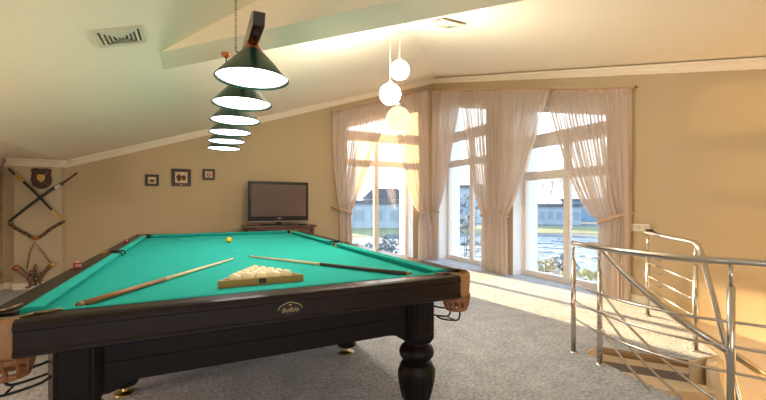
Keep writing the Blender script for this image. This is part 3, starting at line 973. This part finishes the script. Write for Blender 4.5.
q = MB().sphere((0, 0, 0), BR, 28, 16).build('billiard_ball', M['yellow']); q.location = (.352, 4.45, ZC + BR + .0005)
tag(q, 'single yellow billiard ball alone near the far cushion', 'ball')

def chalk(x, y, label, s, rz):
    r_ = tag(empty('chalk_cube', (x, y, ZR + .0045), rz), label, 'chalk')
    MB().bbox(-s / 2, s / 2, -s / 2, s / 2, 0, s, .002).build('wrapper', M['red'], r_)
    MB().bbox(-s * .3, s * .54, -s * .53, s * .0, s * .25, s * .75, .002).build('pale_label', M['chalk_pink'], r_)
    MB().lathe([(s * .32, s), (s * .32, s + .002), (.0, s + .0005)], seg=12).build('chalk_face', M['white'], r_)
chalk(-.605, 2.80, 'red cue chalk cube with pale side on the table rail nearer the camera', .036, .3)
chalk(-.60, 4.60, 'small red chalk cube on the left rail close to the far pocket', .026, .5)

# ------------------------------------------------------------------ billiard lamp
lx0, ly0, lx1, ly1 = .295, 2.20, .345, 5.08
lang = atan2(-(lx1 - lx0), ly1 - ly0)
lamp = tag(empty('billiard_lamp', (.32, 3.64, 2.12), lang), 'long dark wooden billiard lamp with six green cone shades hanging over the table', 'lamp')
LH = 1.44
bar = MB()
prof = [(-LH - .28, .055), (-LH - .25, .0), (-LH - .1, .0), (LH + .1, .0), (LH + .25, .0), (LH + .28, .055), (LH + .20, .085), (-LH - .20, .085)]
prof = [(a_, z_ - .03) for a_, z_ in prof]
bar.prism(prof, YZ, -.028, .028)
bar.prism([(-LH - .16, -.042), (LH + .16, -.042), (LH + .16, -.03), (-LH - .16, -.03)], YZ, -.016, .016)
bar.build('bar', M['lamp_wood'], lamp)
zrim = -.222
shp = None
for k in range(6):
    y = -LH + 2 * LH * k / 5
    if shp is None:
        sh = MB(); sh.lathe([(.195, 0), (.197, .004), (.191, .012), (.120, .088), (.050, .160), (.047, .164), (.044, .160), (.115, .082), (.189, .006), (.192, 0)], seg=40, closed=True)
        shp = sh.build('lamp_shade', M['lamp_green'], lamp); shp.location = (0, y, zrim)
        MB().lathe([(.0, .022), (.166, .022), (.182, .0125), (.180, .011), (.0, .011)], seg=36).build('diffuser', M['lamp_glow'], shp)
        MB().lathe([(.046, .152), (.046, .172), (.034, .18), (.030, .212), (.0, .212)], seg=20).build('collar', M['copper'], shp)
    else:
        q = shp.copy(); COL.objects.link(q); q.location = (0, y, zrim)
        for kk in kids(shp):
            k2 = kk.copy(); COL.objects.link(k2); k2.parent = q
inv = Matrix.Rotation(-lang, 4, 'Z')
def lloc(x, y, z):
    v = inv @ Vector((x - .32, y - 3.64, 0)); return Vector((v.x, v.y, z - 2.12))
ch = MB()
cx_, cy_ = .230, 2.42
topz = ceil_z(cx_, cy_)
z = 2.14; i = 0
while z < topz - .01:
    pts = [(cx_ + (.0055 * cos(t) if i % 2 else 0), cy_ + (0 if i % 2 else .0055 * cos(t)), z + .011 * sin(t)) for t in [2 * pi * k / 10 for k in range(10)]]
    ch.tube([lloc(*p) for p in pts], .0018, 5, closed=True); z += .0185; i += 1
ch.build('chain', M['antique'], lamp)
hk = MB(); hk.tube([lloc(cx_, cy_, 2.145), lloc(cx_, cy_, 2.12), lloc(.28, cy_, 2.12)], .005, 8); hk.build('chain_hook', M['antique'], lamp)
rs = MB(); p = lloc(.232, 3.17, BZ)
rs.lathe([(.0, -.035), (.012, -.033), (.03, -.018), (.038, -.004), (.038, 0), (0, 0)], tuple(p), 20)
rs.build('ceiling_rose', M['copper'], lamp)
rd = MB(); rd.tube([lloc(.232, 3.17, BZ - .03), lloc(.233, 3.17, 2.18), lloc(.29, 3.17, 2.13)], .005, 8); rd.build('rod', M['black'], lamp)

# ------------------------------------------------------------------ globe pendants
def pendant(x, y, zc, r, label, m_):
    zt = ceil_z(x, y)
    root = tag(empty('globe_pendant', (x, y, zt)), label, 'pendant lamp', 'globe pendants')
    mb = MB(); mb.lathe([(0, -.025), (.035, -.025), (.045, -.008), (.045, .02), (0, .02)], seg=20); mb.build('ceiling_cap', M['white'], root)
    mb = MB(); mb.tube([(0, 0, -.02), (0, 0, zc + r - zt)], .003, 6); mb.build('cord', M['rail_white'], root)
    mb = MB(); mb.sphere((0, 0, zc - zt), r, 32, 20); mb.build('globe', m_, root)
    mb = MB(); mb.lathe([(.022, r - .004), (.022, r + .012), (.008, r + .03), (0, r + .03)], (0, 0, zc - zt), 16); mb.build('fitting', M['white'], root)
pendant(1.713, 3.09, 2.455, .088, 'smallest and highest of the three glowing white globe pendants', M['globe_white'])
pendant(1.70, 3.255, 2.276, .101, 'middle globe pendant between the higher small one and the lowest large one', M['globe_white'])
pendant(1.61, 2.93, 1.965, .106, 'largest and lowest glowing globe pendant, in front of the end-wall window', M['globe_glow'])

# ------------------------------------------------------------------ television and cabinet
cab = tag(empty('television_cabinet', (1.415, 7.06, 0)), 'dark brown wooden cabinet under the television by the end wall', 'cabinet')
CW = .56
mb = MB(); mb.bbox(-.635, .635, -.25, .25, .812, .845, .008); mb.bbox(-.60, .60, -.235, .235, .79, .812, .004); mb.build('top', M['cab'], cab)
mb = MB(); mb.box(-CW, -CW + .03, -.21, .21, .06, .79); mb.box(CW - .03, CW, -.21, .21, .06, .79); mb.box(-CW, CW, .19, .21, .06, .79); mb.box(-CW + .03, CW - .03, -.20, .19, .06, .09); mb.box(-CW + .03, CW - .03, -.20, .19, .42, .44); mb.build('carcass', M['cab'], cab)
for sx in (-1, 1):
    mb = MB(); mb.lathe([(.03, 0), (.03, .08), (.022, .10), (.026, .2), (.03, .4), (.026, .6), (.022, .72), (.032, .74), (.032, .79)], (sx * .555, -.215, 0), 14); mb.build('turned_post', M['cab'], cab)
for sx in (-1, 1):
    mb = MB(); mb.bbox(min(0, sx * .52) + .004, max(0, sx * .52) - .004, -.222, -.202, .07, .41, .004)
    dd = mb.build('door', M['cab'], cab)
    MB().sphere((sx * .05, -.232, .26), .012, 10, 8).build('knob', M['brass'], dd)
mb = MB(); mb.bbox(-.52, .52, -.22, -.20, .67, .785, .004); mb.build('drawer', M['cab'], cab)

tv = tag(empty('television', (1.405, 7.05, .845)), 'black flat-screen television standing on the wooden cabinet', 'television')
z0 = .065; z1 = .785
mb = MB(); mb.bbox(-.535, .535, -.035, .035, z0, z1, .012); mb.bbox(-.40, .40, .03, .075, z0 + .1, z1 - .15, .02); mb.build('housing', M['tv_black'], tv)
MB().box(-.485, .485, -.038, -.034, z0 + .095, z1 - .05).build('screen', M['tv_screen'], tv)
fr_ = MB()
for a in ((-.49, .49, z1 - .052, z1 - .048), (-.49, .49, z0 + .092, z0 + .096)):
    fr_.box(a[0], a[1], -.039, -.034, a[2], a[3])
fr_.build('screen_edge', M['tv_black'], tv)
MB().box(-.032, .032, -.0375, -.034, z0 + .055, z0 + .068).build('logo_strip', M['grey'], tv)
mb = MB(); mb.box(-.53, .53, -.037, -.03, z0 + .004, z0 + .012); mb.build('bottom_strip', M['grey'], tv)
mb = MB(); mb.bbox(-.05, .05, -.02, .03, .012, z0 + .02, .006); mb.bbox(-.27, .27, -.13, .14, 0, .014, .005); mb.build('stand', M['tv_black'], tv)
mb = MB(); mb.bbox(-.07, .07, -.045, .045, 0, .022, .006)
q = mb.build('remote_control', M['tv_black']); q.location = (1.80, 6.87, .8455); q.rotation_euler = (0, 0, .2)
tag(q, 'small black remote control on the right end of the television cabinet', 'remote control')

# ------------------------------------------------------------------ pictures on the end wall
def picture(x0, x1, z0, z1, label, kind):
    cx_, cz = (x0 + x1) / 2, (z0 + z1) / 2; w_, h_ = (x1 - x0) / 2, (z1 - z0) / 2
    r_ = tag(empty('framed_picture', (cx_, YB, cz)), label, 'picture', 'framed pictures on the end wall')
    bw = .27 * min(w_, h_) * 1.55 if kind != 1 else .36 * min(w_, h_)
    f = MB()
    for a in ((-w_, w_, h_ - bw, h_), (-w_, w_, -h_, -h_ + bw), (-w_, -w_ + bw, -h_ + bw, h_ - bw), (w_ - bw, w_, -h_ + bw, h_ - bw)):
        f.bbox(a[0], a[1], -.028, 0, a[2], a[3], .004)
    f.build('frame', M['pic_frame'], r_)
    MB().box(-w_ + bw * .9, w_ - bw * .9, -.010, -.001, -h_ + bw * .9, h_ - bw * .9).build('mount', M['mount'], r_)
    a = MB(); iw, ih = w_ - bw, h_ - bw
    if kind == 0:
        a.prism([(-.55 * iw, -.55 * ih), (.5 * iw, -.55 * ih), (.62 * iw, .0), (.4 * iw, .35 * ih), (.0, .1 * ih), (-.35 * iw, .3 * ih), (-.62 * iw, .05 * ih)], XZ, -.012, -.009)
        a.build('drawing', M['art_dark'], r_)
    elif kind == 1:
        for cx2, s in ((-.36, 1.0), (.40, .8)):
            pts = [(cx2 * iw + .42 * s * iw * cos(t) * (1 + .18 * sin(5 * t)), -.05 * ih + .62 * s * ih * sin(t) * (1 + .15 * cos(4 * t))) for t in [2 * pi * k / 24 for k in range(24)]]
            a.prism(pts, XZ, -.012, -.009)
        a.build('drawing', M['art_dark'], r_)
        pl = MB(); pl.box(-.25 * iw, .25 * iw, -.0295, -.028, -h_ + .22 * bw, -h_ + .65 * bw); pl.build('title_plate', M['antique'], r_)
    else:
        pts = [(.6 * iw * cos(t), -.05 * ih + .66 * ih * sin(t)) for t in [2 * pi * k / 24 for k in range(24)]]
        a.prism(pts, XZ, -.012, -.009); dr = a.build('drawing', M['art_red'], r_)
        i2 = MB(); i2.prism([(.28 * iw * cos(t), .32 * ih * sin(t)) for t in [2 * pi * k / 12 for k in range(12)]], XZ, -.0135, -.0118); i2.build('face', M['mount'], dr)
picture(-.694, -.500, 1.524, 1.712, 'smallest dark framed picture, low at the left of the three', 0)
picture(-.317, -.024, 1.533, 1.823, 'largest dark framed picture, in the middle of the three', 1)
picture(.155, .354, 1.648, 1.838, 'small dark framed picture with a reddish print, nearest the television', 2)

# ------------------------------------------------------------------ arms on the pilaster
PY = 7.20
PXZ = lambda px, py: None
import mathutils
def wallpt(px, py, Y):
    u = (px - 383) / 382.0; a = .4462 + .8949 * u; b_ = .8949 - .4462 * u
    s = Y / b_
    return Vector((s * a, Y, 1.21 + (205 - py) / 382.0 * s))
def sword(p, q, fr_, label, off, style):
    # p = pommel end, q = scabbard tip (points on the wall plane)
    p = Vector((p[0], PY - off, p[1])); q = Vector((q[0], PY - off, q[1])); d = (q - p); L = d.length
    root = tag(empty('sabre', p), label, 'sword', 'crossed swords')
    side_ = d.cross(Vector((0, 1, 0))).normalized()
    def pc(t0, t1, r0, r1, nm, m_, bend=0, fl=(1, .6)):
        pts = []; rs_ = []
        for i in range(9):
            t = t0 + (t1 - t0) * i / 8
            pts.append(p + d * t + side_ * (sin(pi * t) * .018) * bend); rs_.append(1.45 * (r0 + (r1 - r0) * i / 8))
        o = MB().tube(pts, rs_, 10, flat=fl).build(nm, m_, origin=root.location); o.location = (0, 0, 0); o.parent = root
    if style == 0:
        pc(.0, .13, .016, .018, 'grip', M['scabbard']); pc(-.02, .01, .02, .018, 'pommel', M['gold'])
        pc(.13, .27, .026, .024, 'hilt_band', M['gold'], 1); pc(.27, .82, .021, .018, 'scabbard', M['scabbard'], 1); pc(.82, 1.0, .021, .016, 'chape', M['gold'], 1)
    else:
        pc(.0, .24, .014, .014, 'grip', M['belt']); pc(.235, .25, .04, .04, 'guard', M['antique'])
        pc(.25, .33, .026, .026, 'hilt_band', M['white']); pc(.33, 1.0, .024, .017, 'scabbard', M['scabbard'], -1)
    for t in (.35, .7):
        o = MB().tube([p + d * t, p + d * t + Vector((0, off, 0))], .005, 6).build('wall_peg', M['brass'], origin=root.location); o.location = (0, 0, 0); o.parent = root
sword((-2.30, 1.725), (-1.73, 1.0), None, 'black sword with gold hilt and tip, its hilt at the upper left', .105, 0)
sword((-1.545, 1.69), (-2.31, .975), None, 'black sword with brown grip and white collar, its grip at the upper right', .05, 1)
# shield plaque
pq = tag(empty('shield_plaque', (-1.965, PY, 1.60)), 'small dark wooden shield plaque with crossed blades above the swords', 'plaque')
shp_ = [(-.115, .13), (-.06, .145), (0, .135), (.06, .145), (.115, .13), (.105, .06), (.118, -.02), (.10, -.10), (.05, -.145), (0, -.16), (-.05, -.145), (-.10, -.10), (-.118, -.02), (-.105, .06)]
MB().prism(shp_, XZ, -.03, 0).build('board', M['plaque'], pq)
for sx in (-1, 1): MB().tube([(-.085 * sx, -.036, -.11), (.085 * sx, -.036, .10)], .010, 8).build('blade', M['antique'], pq)
e2 = MB(); e2.prism([(-.042, .05), (.042, .05), (.045, -.01), (0, -.06), (-.045, -.01)], XZ, -.045, -.03); e2.build('crest', M['gold'], pq)
# ornate belt in a V
bt = tag(empty('ornate_belt', (-2.0, PY, .95)), 'ornate metal-studded leather belt hung in a V below the crossed swords', 'belt')
pv = [(-2.315, .945), (-2.22, .86), (-2.12, .79), (-2.035, .725), (-1.95, .77), (-1.86, .86), (-1.70, .97)]
pts = spline([(x, PY - .022, z) for x, z in pv], 6)
o = MB().tube(pts, .022, 8, flat=(.45, 1)).build('strap', M['belt'], origin=bt.location); o.location = (0, 0, 0); o.parent = bt
for i, p in enumerate(pts[::3]):
    o = MB().sphere(p + Vector((0, -.012, 0)), .017, 8, 6, (1, .5, 1)).build('metal_stud', M['antique'], origin=bt.location); o.location = (0, 0, 0); o.parent = bt
o = MB().sphere((-2.035, PY - .035, .735), .034, 12, 8, (1, .6, 1)).build('buckle', M['copper'], origin=bt.location); o.location = (0, 0, 0); o.parent = bt
# hanging horns
hn = tag(empty('hunting_horns', (-2.0, PY, .70)), 'pair of metal-tipped horns and ornament hanging on a cord from the belt', 'wall ornament')
def hp(mb, nm, m_):
    o = mb.build(nm, m_, origin=hn.location); o.location = (0, 0, 0); o.parent = hn
hp(MB().tube([(-2.12, PY - .04, .30), (-2.09, PY - .045, .52), (-2.035, PY - .05, .68), (-1.96, PY - .045, .56), (-1.845, PY - .04, .335)], .009, 8), 'cord', M['cord'])
hp(MB().tube(spline([(-2.23, PY - .06, .32), (-2.16, PY - .06, .25), (-2.09, PY - .06, .15), (-2.08, PY - .06, .05), (-2.13, PY - .06, -.02 + .05)], 6), [.036 - .0011 * i for i in range(25)], 12), 'horn', M['horn'])
hp(MB().tube(spline([(-1.83, PY - .06, .34), (-1.89, PY - .06, .28), (-1.94, PY - .06, .19), (-1.97, PY - .06, .09), (-1.93, PY - .06, .03)], 6), [.034 - .0010 * i for i in range(25)], 12), 'horn', M['horn'])
hp(MB().tube([(-2.25, PY - .06, .34), (-2.205, PY - .06, .295)], [.042, .037], 12), 'mouth_band', M['copper'])
hp(MB().tube([(-1.81, PY - .06, .36), (-1.855, PY - .06, .315)], [.040, .035], 12), 'mouth_band', M['gold'])
orn = MB()
rr = random.Random(3)
for k in range(16):
    a = 2 * pi * k / 16; r_ = rr.uniform(.03, .13)
    orn.sphere((-2.02 + r_ * cos(a) * .8, PY - .05 - rr.uniform(0, .03), .19 + r_ * sin(a)), rr.uniform(.018, .032), 8, 6, (1, .7, 1.2))
orn.tube([(-2.02, PY - .055, .36), (-2.02, PY - .055, .06)], .012, 8)
hp(orn, 'ornament', M['antique'])
# brass bracket on the left wall near the corner
wb = tag(empty('brass_wall_ornament', (XL, 7.05, 1.55)), 'slim brass ornament hanging on the left wall in the corner', 'wall ornament')
o = MB().tube(spline([(.012, 0, .16), (.03, .02, .12), (.05, 0, .06), (.03, -.02, 0), (.02, 0, -.08), (.02, 0, -.28)], 6), .013, 8).build('stem', M['gold'], wb)
MB().sphere((.04, 0, .03), .03, 10, 8).build('knob', M['antique'], wb)
MB().lathe([(0, 0), (.035, .0), (.03, .012), (0, .014)], mtx=Matrix.Rotation(pi / 2, 4, 'Y'), c=(0, 0, .14), seg=14).build('back_plate', M['gold'], wb)

# ------------------------------------------------------------------ vents
def vent(pts4, label, rings=4):
    # pts4: (origin, ax, ay) on the ceiling slope
    o_, ax, ay = [Vector(p) for p in pts4]
    nrm = ax.cross(ay).normalized()
    if nrm.z > 0: nrm = -nrm
    root = tag(empty('air_vent', o_), label, 'vent', 'ceiling air vents')
    def quad_ring(f0, f1, d0, d1, mb):
        pts = []
        for f, d in ((f0, d0), (f1, d1)):
            for sx, sy in ((-1, -1), (1, -1), (1, 1), (-1, 1)):
                pts.append(ax * (sx * f * .5) + ay * (sy * f * .5) + nrm * d)
        mb.add(pts, [(i, (i + 1) % 4, 4 + (i + 1) % 4, 4 + i) for i in range(4)])
    fr_ = MB(); quad_ring(1.0, 1.0, 0, .012, fr_); quad_ring(1.0, .86, .012, .014, fr_); quad_ring(.86, .80, .014, .0, fr_)
    fr_.build('frame', M['vent'], root)
    bk_ = MB(); quad_ring(.85, .0, .002, .002, bk_); bk_.build('duct', M['vent_dark'], root)
    for k in range(rings):
        f = .74 - k * .17
        sl = MB(); quad_ring(f, f - .10, .004, .016, sl); quad_ring(f - .10, f - .12, .016, .015, sl); quad_ring(f - .12, f - .02, .015, .003, sl)
        sl.build('louvre', M['vent'], root)
    ctr_ = MB(); quad_ring(.06, .0, .012, .012, ctr_); ctr_.build('centre', M['vent'], root)
sB = Vector((1, 0, .334)).normalized()
vent((Vector((-.42, 2.985, 2.45 - .42 * .334)), sB * .28, Vector((0, .27, 0))), 'square white air vent on the low ceiling slope near the beam end')
vy = 3.62; sCv = Vector((0, 1, .26)).normalized()
vent((Vector((2.247, 3.09, cC(3.09))), Vector((.26, 0, 0)), sCv * .26), 'white air vent on the sunlit ceiling just behind the beam')

# ------------------------------------------------------------------ sockets
sk = tag(empty('socket_strip', (XR, 2.79, .93)), 'white triple wall socket with a black plug above the landing railing', 'socket')
MB().bbox(-.03, 0, -.105, .125, -.045, .045, .006).build('plate', M['white'], sk)
for y in (-.06, .01, .08):
    MB().lathe([(0, 0), (.026, 0), (.028, .004), (.02, .004), (.018, .001), (0, .001)], mtx=Matrix.Rotation(-pi / 2, 4, 'Y'), c=(-.03, y, 0), seg=16).build('outlet', M['vent'], sk)
mb = MB(); mb.bbox(-.085, -.03, -.15, -.09, -.05, -.01, .008); mb.tube([(-.06, -.15, -.03), (-.06, -.21, -.05)], .006, 8); mb.build('plug', M['black'], sk)

# ------------------------------------------------------------------ outside
GZ = -3.1
M['snow'] = mat('frosted_ground', rgb(74, 82, 88), 0.9, var=0.35, vscale=.35, bump=0.3, bscale=1.2)
M['ice'] = mat('pond_ice', rgb(84, 96, 104), 0.5, var=0.6, vscale=.45, detail=8)
M['grass'] = mat('lawn', rgb(92, 98, 62), 0.95, var=0.25, vscale=.5)
M['reed'] = mat('dry_reed', rgb(112, 106, 62), 0.9, var=0.3, vscale=2)
M['bark'] = mat('bark', rgb(108, 98, 96), 0.9)
M['shrub'] = mat('frosted_shrub', rgb(74, 86, 90), 0.95, var=0.4, vscale=3)
M['bwall'] = mat('pale_render', rgb(140, 154, 166), 0.8, var=0.08, vscale=.6)
M['bblue'] = mat('blue_cladding', rgb(100, 132, 156), 0.7, var=0.1, vscale=.4)
M['broof'] = mat('slate_roof', rgb(84, 86, 94), 0.8, var=0.15, vscale=1)
M['bwin'] = mat('dark_glazing', rgb(116, 134, 148), 0.5)

structure(MB().box(-120, 220, 8.6, 260, GZ - .3, GZ).build('ground', M['snow']))
structure(MB().box(6.0, 220, -90, 8.6, GZ - .3, GZ).build('ground', M['snow']))
# pond
pts = [(18, 8), (14, 15), (9, 22), (6, 30), (12, 40), (24, 43), (36, 40), (46, 32), (50, 22), (44, 10), (30, 4)]
pts = [tuple(p)[:2] for p in spline([(x, y, 0) for x, y in pts + [pts[0]]], 5)][:-1]
structure(MB().prism(pts, XY, GZ, GZ + .03).build('pond_water', M['ice']))
# lawn strip across the far bank
pts = [(-40, 47), (10, 47), (30, 49), (52, 39), (61, 21), (66, -10), (86, -10), (80, 26), (68, 52), (36, 68), (10, 66), (-40, 62)]
structure(MB().prism(pts, XY, GZ, GZ + .05).build('lawn_ground', M['grass']))

# slabs of broken ice along the near half of the pond
M['floe'] = mat('broken_ice', rgb(128, 138, 146), 0.8, var=0.3, vscale=1.5)
M['wet'] = mat('dark_water', rgb(46, 56, 64), 0.2)
rnd = random.Random(11)
flo = MB()
for k in range(260):
    x = rnd.uniform(14, 44); y = rnd.uniform(12, 38)
    if not (17 + .0 * y < x < 46 - .12 * y): continue
    r_ = rnd.uniform(.25, 1.1); a0 = rnd.uniform(0, 6.28); n_ = rnd.randint(5, 7)
    flo.prism([(x + r_ * rnd.uniform(.6, 1.0) * cos(a0 + 2 * pi * q / n_), y + r_ * rnd.uniform(.5, 1.0) * sin(a0 + 2 * pi * q / n_)) for q in range(n_)], XY, GZ + .02, GZ + rnd.uniform(.06, .16))
o = flo.build('ice_rubble', M['floe']); tag(o, 'scattered slabs of broken ice lying on the pond', 'ice', kind='stuff')

def building(name, label, loc, rz, w_, d_, h_, roof, mw, wins):
    r_ = tag(empty(name, loc, rz), label, 'building')
    MB().box(-w_ / 2, w_ / 2, -d_ / 2, d_ / 2, 0, h_).build('wall', M[mw], r_)
    mb = MB()
    if roof == 'gable':
        mb.prism([(-w_ / 2 - .4, h_), (w_ / 2 + .4, h_), (w_ * .28, h_ + 2.2), (-w_ * .28, h_ + 2.2)], XZ, -d_ / 2 - .4, d_ / 2 + .4)
    else:
        mb.box(-w_ / 2 - .4, w_ / 2 + .4, -d_ / 2 - .4, d_ / 2 + .4, h_, h_ + .6)
    mb.build('roof', M['broof'], r_)
    for i in range(wins):
        x = -w_ / 2 + w_ * (i + .5) / wins
        MB().box(x - w_ / wins * .3, x + w_ / wins * .3, -d_ / 2 - .06, -d_ / 2, h_ * .3, h_ * .72).build('window', M['bwin'], r_)
def outp(px, s):
    u = (px - 383) / 382.0
    return (s * (.4462 + .8949 * u), s * (.8949 - .4462 * u))
x, y = outp(368, 74); building('garden_building', 'long low pale building beyond the pond seen through the end-wall window', (x, y, GZ), radians(-24), 20, 8, 4.6, 'flat', 'bwall', 6)
x, y = outp(384, 84); building('gabled_house', 'gabled house roof rising behind the long low building', (x, y, GZ), radians(-24), 9, 8, 5.6, 'gable', 'bwall', 3)
x, y = outp(551, 88); building('waterside_building', 'long pale blue building on the far bank seen through the window by the stair', (x, y, GZ), radians(-52), 12, 8, 4.0, 'flat', 'bwall', 7)
x, y = outp(587, 104); building('blue_shed', 'blue clad building right of the pale one on the far bank', (x, y, GZ), radians(-55), 12, 8, 5.4, 'flat', 'bblue', 2)
x, y = outp(465, 95); building('pale_tower', 'tall pale block seen through the corner window of the right wall', (x, y, GZ), radians(-40), 10, 8, 8.5, 'flat', 'bwall', 4)

def bare_tree(loc, h, seed, label):
    rnd = random.Random(seed); mb = MB()
    def br(p, d, L, r, lev):
        q = p + d * L
        mid = p + d * (L * .5) + Vector((rnd.uniform(-1, 1), rnd.uniform(-1, 1), 0)) * L * .05
        mb.tube([p, mid, q], [r, r * .85, r * .65], 5)
        if lev == 0: return
        for _ in range(3 if lev > 1 else 4):
            nd = (d + Vector((rnd.uniform(-1, 1), rnd.uniform(-1, 1), rnd.uniform(-.1, .7))) * .75).normalized()
            br(q if rnd.random() < .6 else p + d * (L * .75), nd, L * rnd.uniform(.55, .75), r * .6, lev - 1)
    br(Vector((0, 0, 0)), Vector((0, 0, 1)), h * .36, h * .012, 5)
    o = mb.build('bare_tree', M['bark']); o.location = loc
    tag(o, label, 'tree', 'bare trees beyond the pond')
tl = 'leafless tree standing behind the pale blue building on the far bank'
for i, (px_, s_, h_) in enumerate(((538, 118, 14.0), (548, 108, 14.5), (556, 130, 17.0), (564, 118, 14.5), (573, 138, 16.0))):
    x, y = outp(px_, s_); bare_tree((x, y, GZ), h_, 10 + i, tl)
def shrub(loc, r_, h_, seed, label, m_, name='shrub'):
    rnd = random.Random(seed); mb = MB()
    for k in range(90):
        a = rnd.uniform(0, 2 * pi); t = rnd.uniform(0, 1) ** .6; z = rnd.uniform(.1, 1)
        c_ = Vector((cos(a) * r_ * t * (1.1 - .5 * z), sin(a) * r_ * t * (1.1 - .5 * z), h_ * z))
        s_ = rnd.uniform(.08, .2) * r_
        d1 = Vector((rnd.uniform(-1, 1), rnd.uniform(-1, 1), rnd.uniform(-1, 1))).normalized() * s_; d2 = d1.orthogonal().normalized() * s_ * .6
        d3 = d1.cross(d2).normalized() * s_ * .12
        mb.add([c_ - d1, c_ + d2, c_ + d1, c_ - d2, c_ + d3, c_ - d3], [(0, 1, 4), (1, 2, 4), (2, 3, 4), (3, 0, 4), (1, 0, 5), (2, 1, 5), (3, 2, 5), (0, 3, 5)])
        if k % 6 == 0: mb.tube([(0, 0, 0), c_ * .6, c_], [.03, .02, .01], 5)
    o = mb.build(name, m_); o.location = loc
    tag(o, label, 'shrub')
    return o
for i, (px_, s_, r_, h_, lb, mm) in enumerate((
        (464, 22, 1.7, 5.0, 'dark frosted evergreen outside the corner window of the right wall', 'shrub'),
        (371, 27, 1.6, 1.6, 'frosted shrub outside the end-wall window, left of its mullion', 'shrub'),
        (389, 32, 1.9, 1.7, 'broad frosted shrub outside the end-wall window, right of its mullion', 'shrub'),
        (563, 25, 1.0, .9, 'frosted shrub on the pond bank left of the stair window mullion', 'shrub'),
        (583, 17, 1.5, 1.4, 'yellow-green reeds on the bank right of the stair window mullion', 'reed'),
        (545, 23, .9, 1.0, 'low dry reeds on the bank under the stair window', 'reed'))):
    x, y = outp(px_, s_); shrub((x, y, GZ + .02), r_, h_, 40 + i, lb, M[mm], 'reed_clump' if mm == 'reed' else 'shrub')

# young bare sapling on the near bank
x, y = outp(553, 15)
mb = MB(); rnd = random.Random(5)
mb.tube([(0, 0, 0), (.03, .02, 1.1), (.0, .03, 2.2)], [.03, .022, .008], 6)
for k in range(16):
    z = .6 + 1.5 * k / 16; a = k * 2.4
    mb.tube([(0.02, .02, z), (.02 + .28 * cos(a), .02 + .28 * sin(a), z + .25), (.02 + .45 * cos(a), .02 + .45 * sin(a), z + .55)], [.01, .007, .003], 5)
o = mb.build('sapling', M['bark']); o.location = (x, y, GZ)
tag(o, 'thin bare sapling outside the stair window, left of its mullion', 'tree')
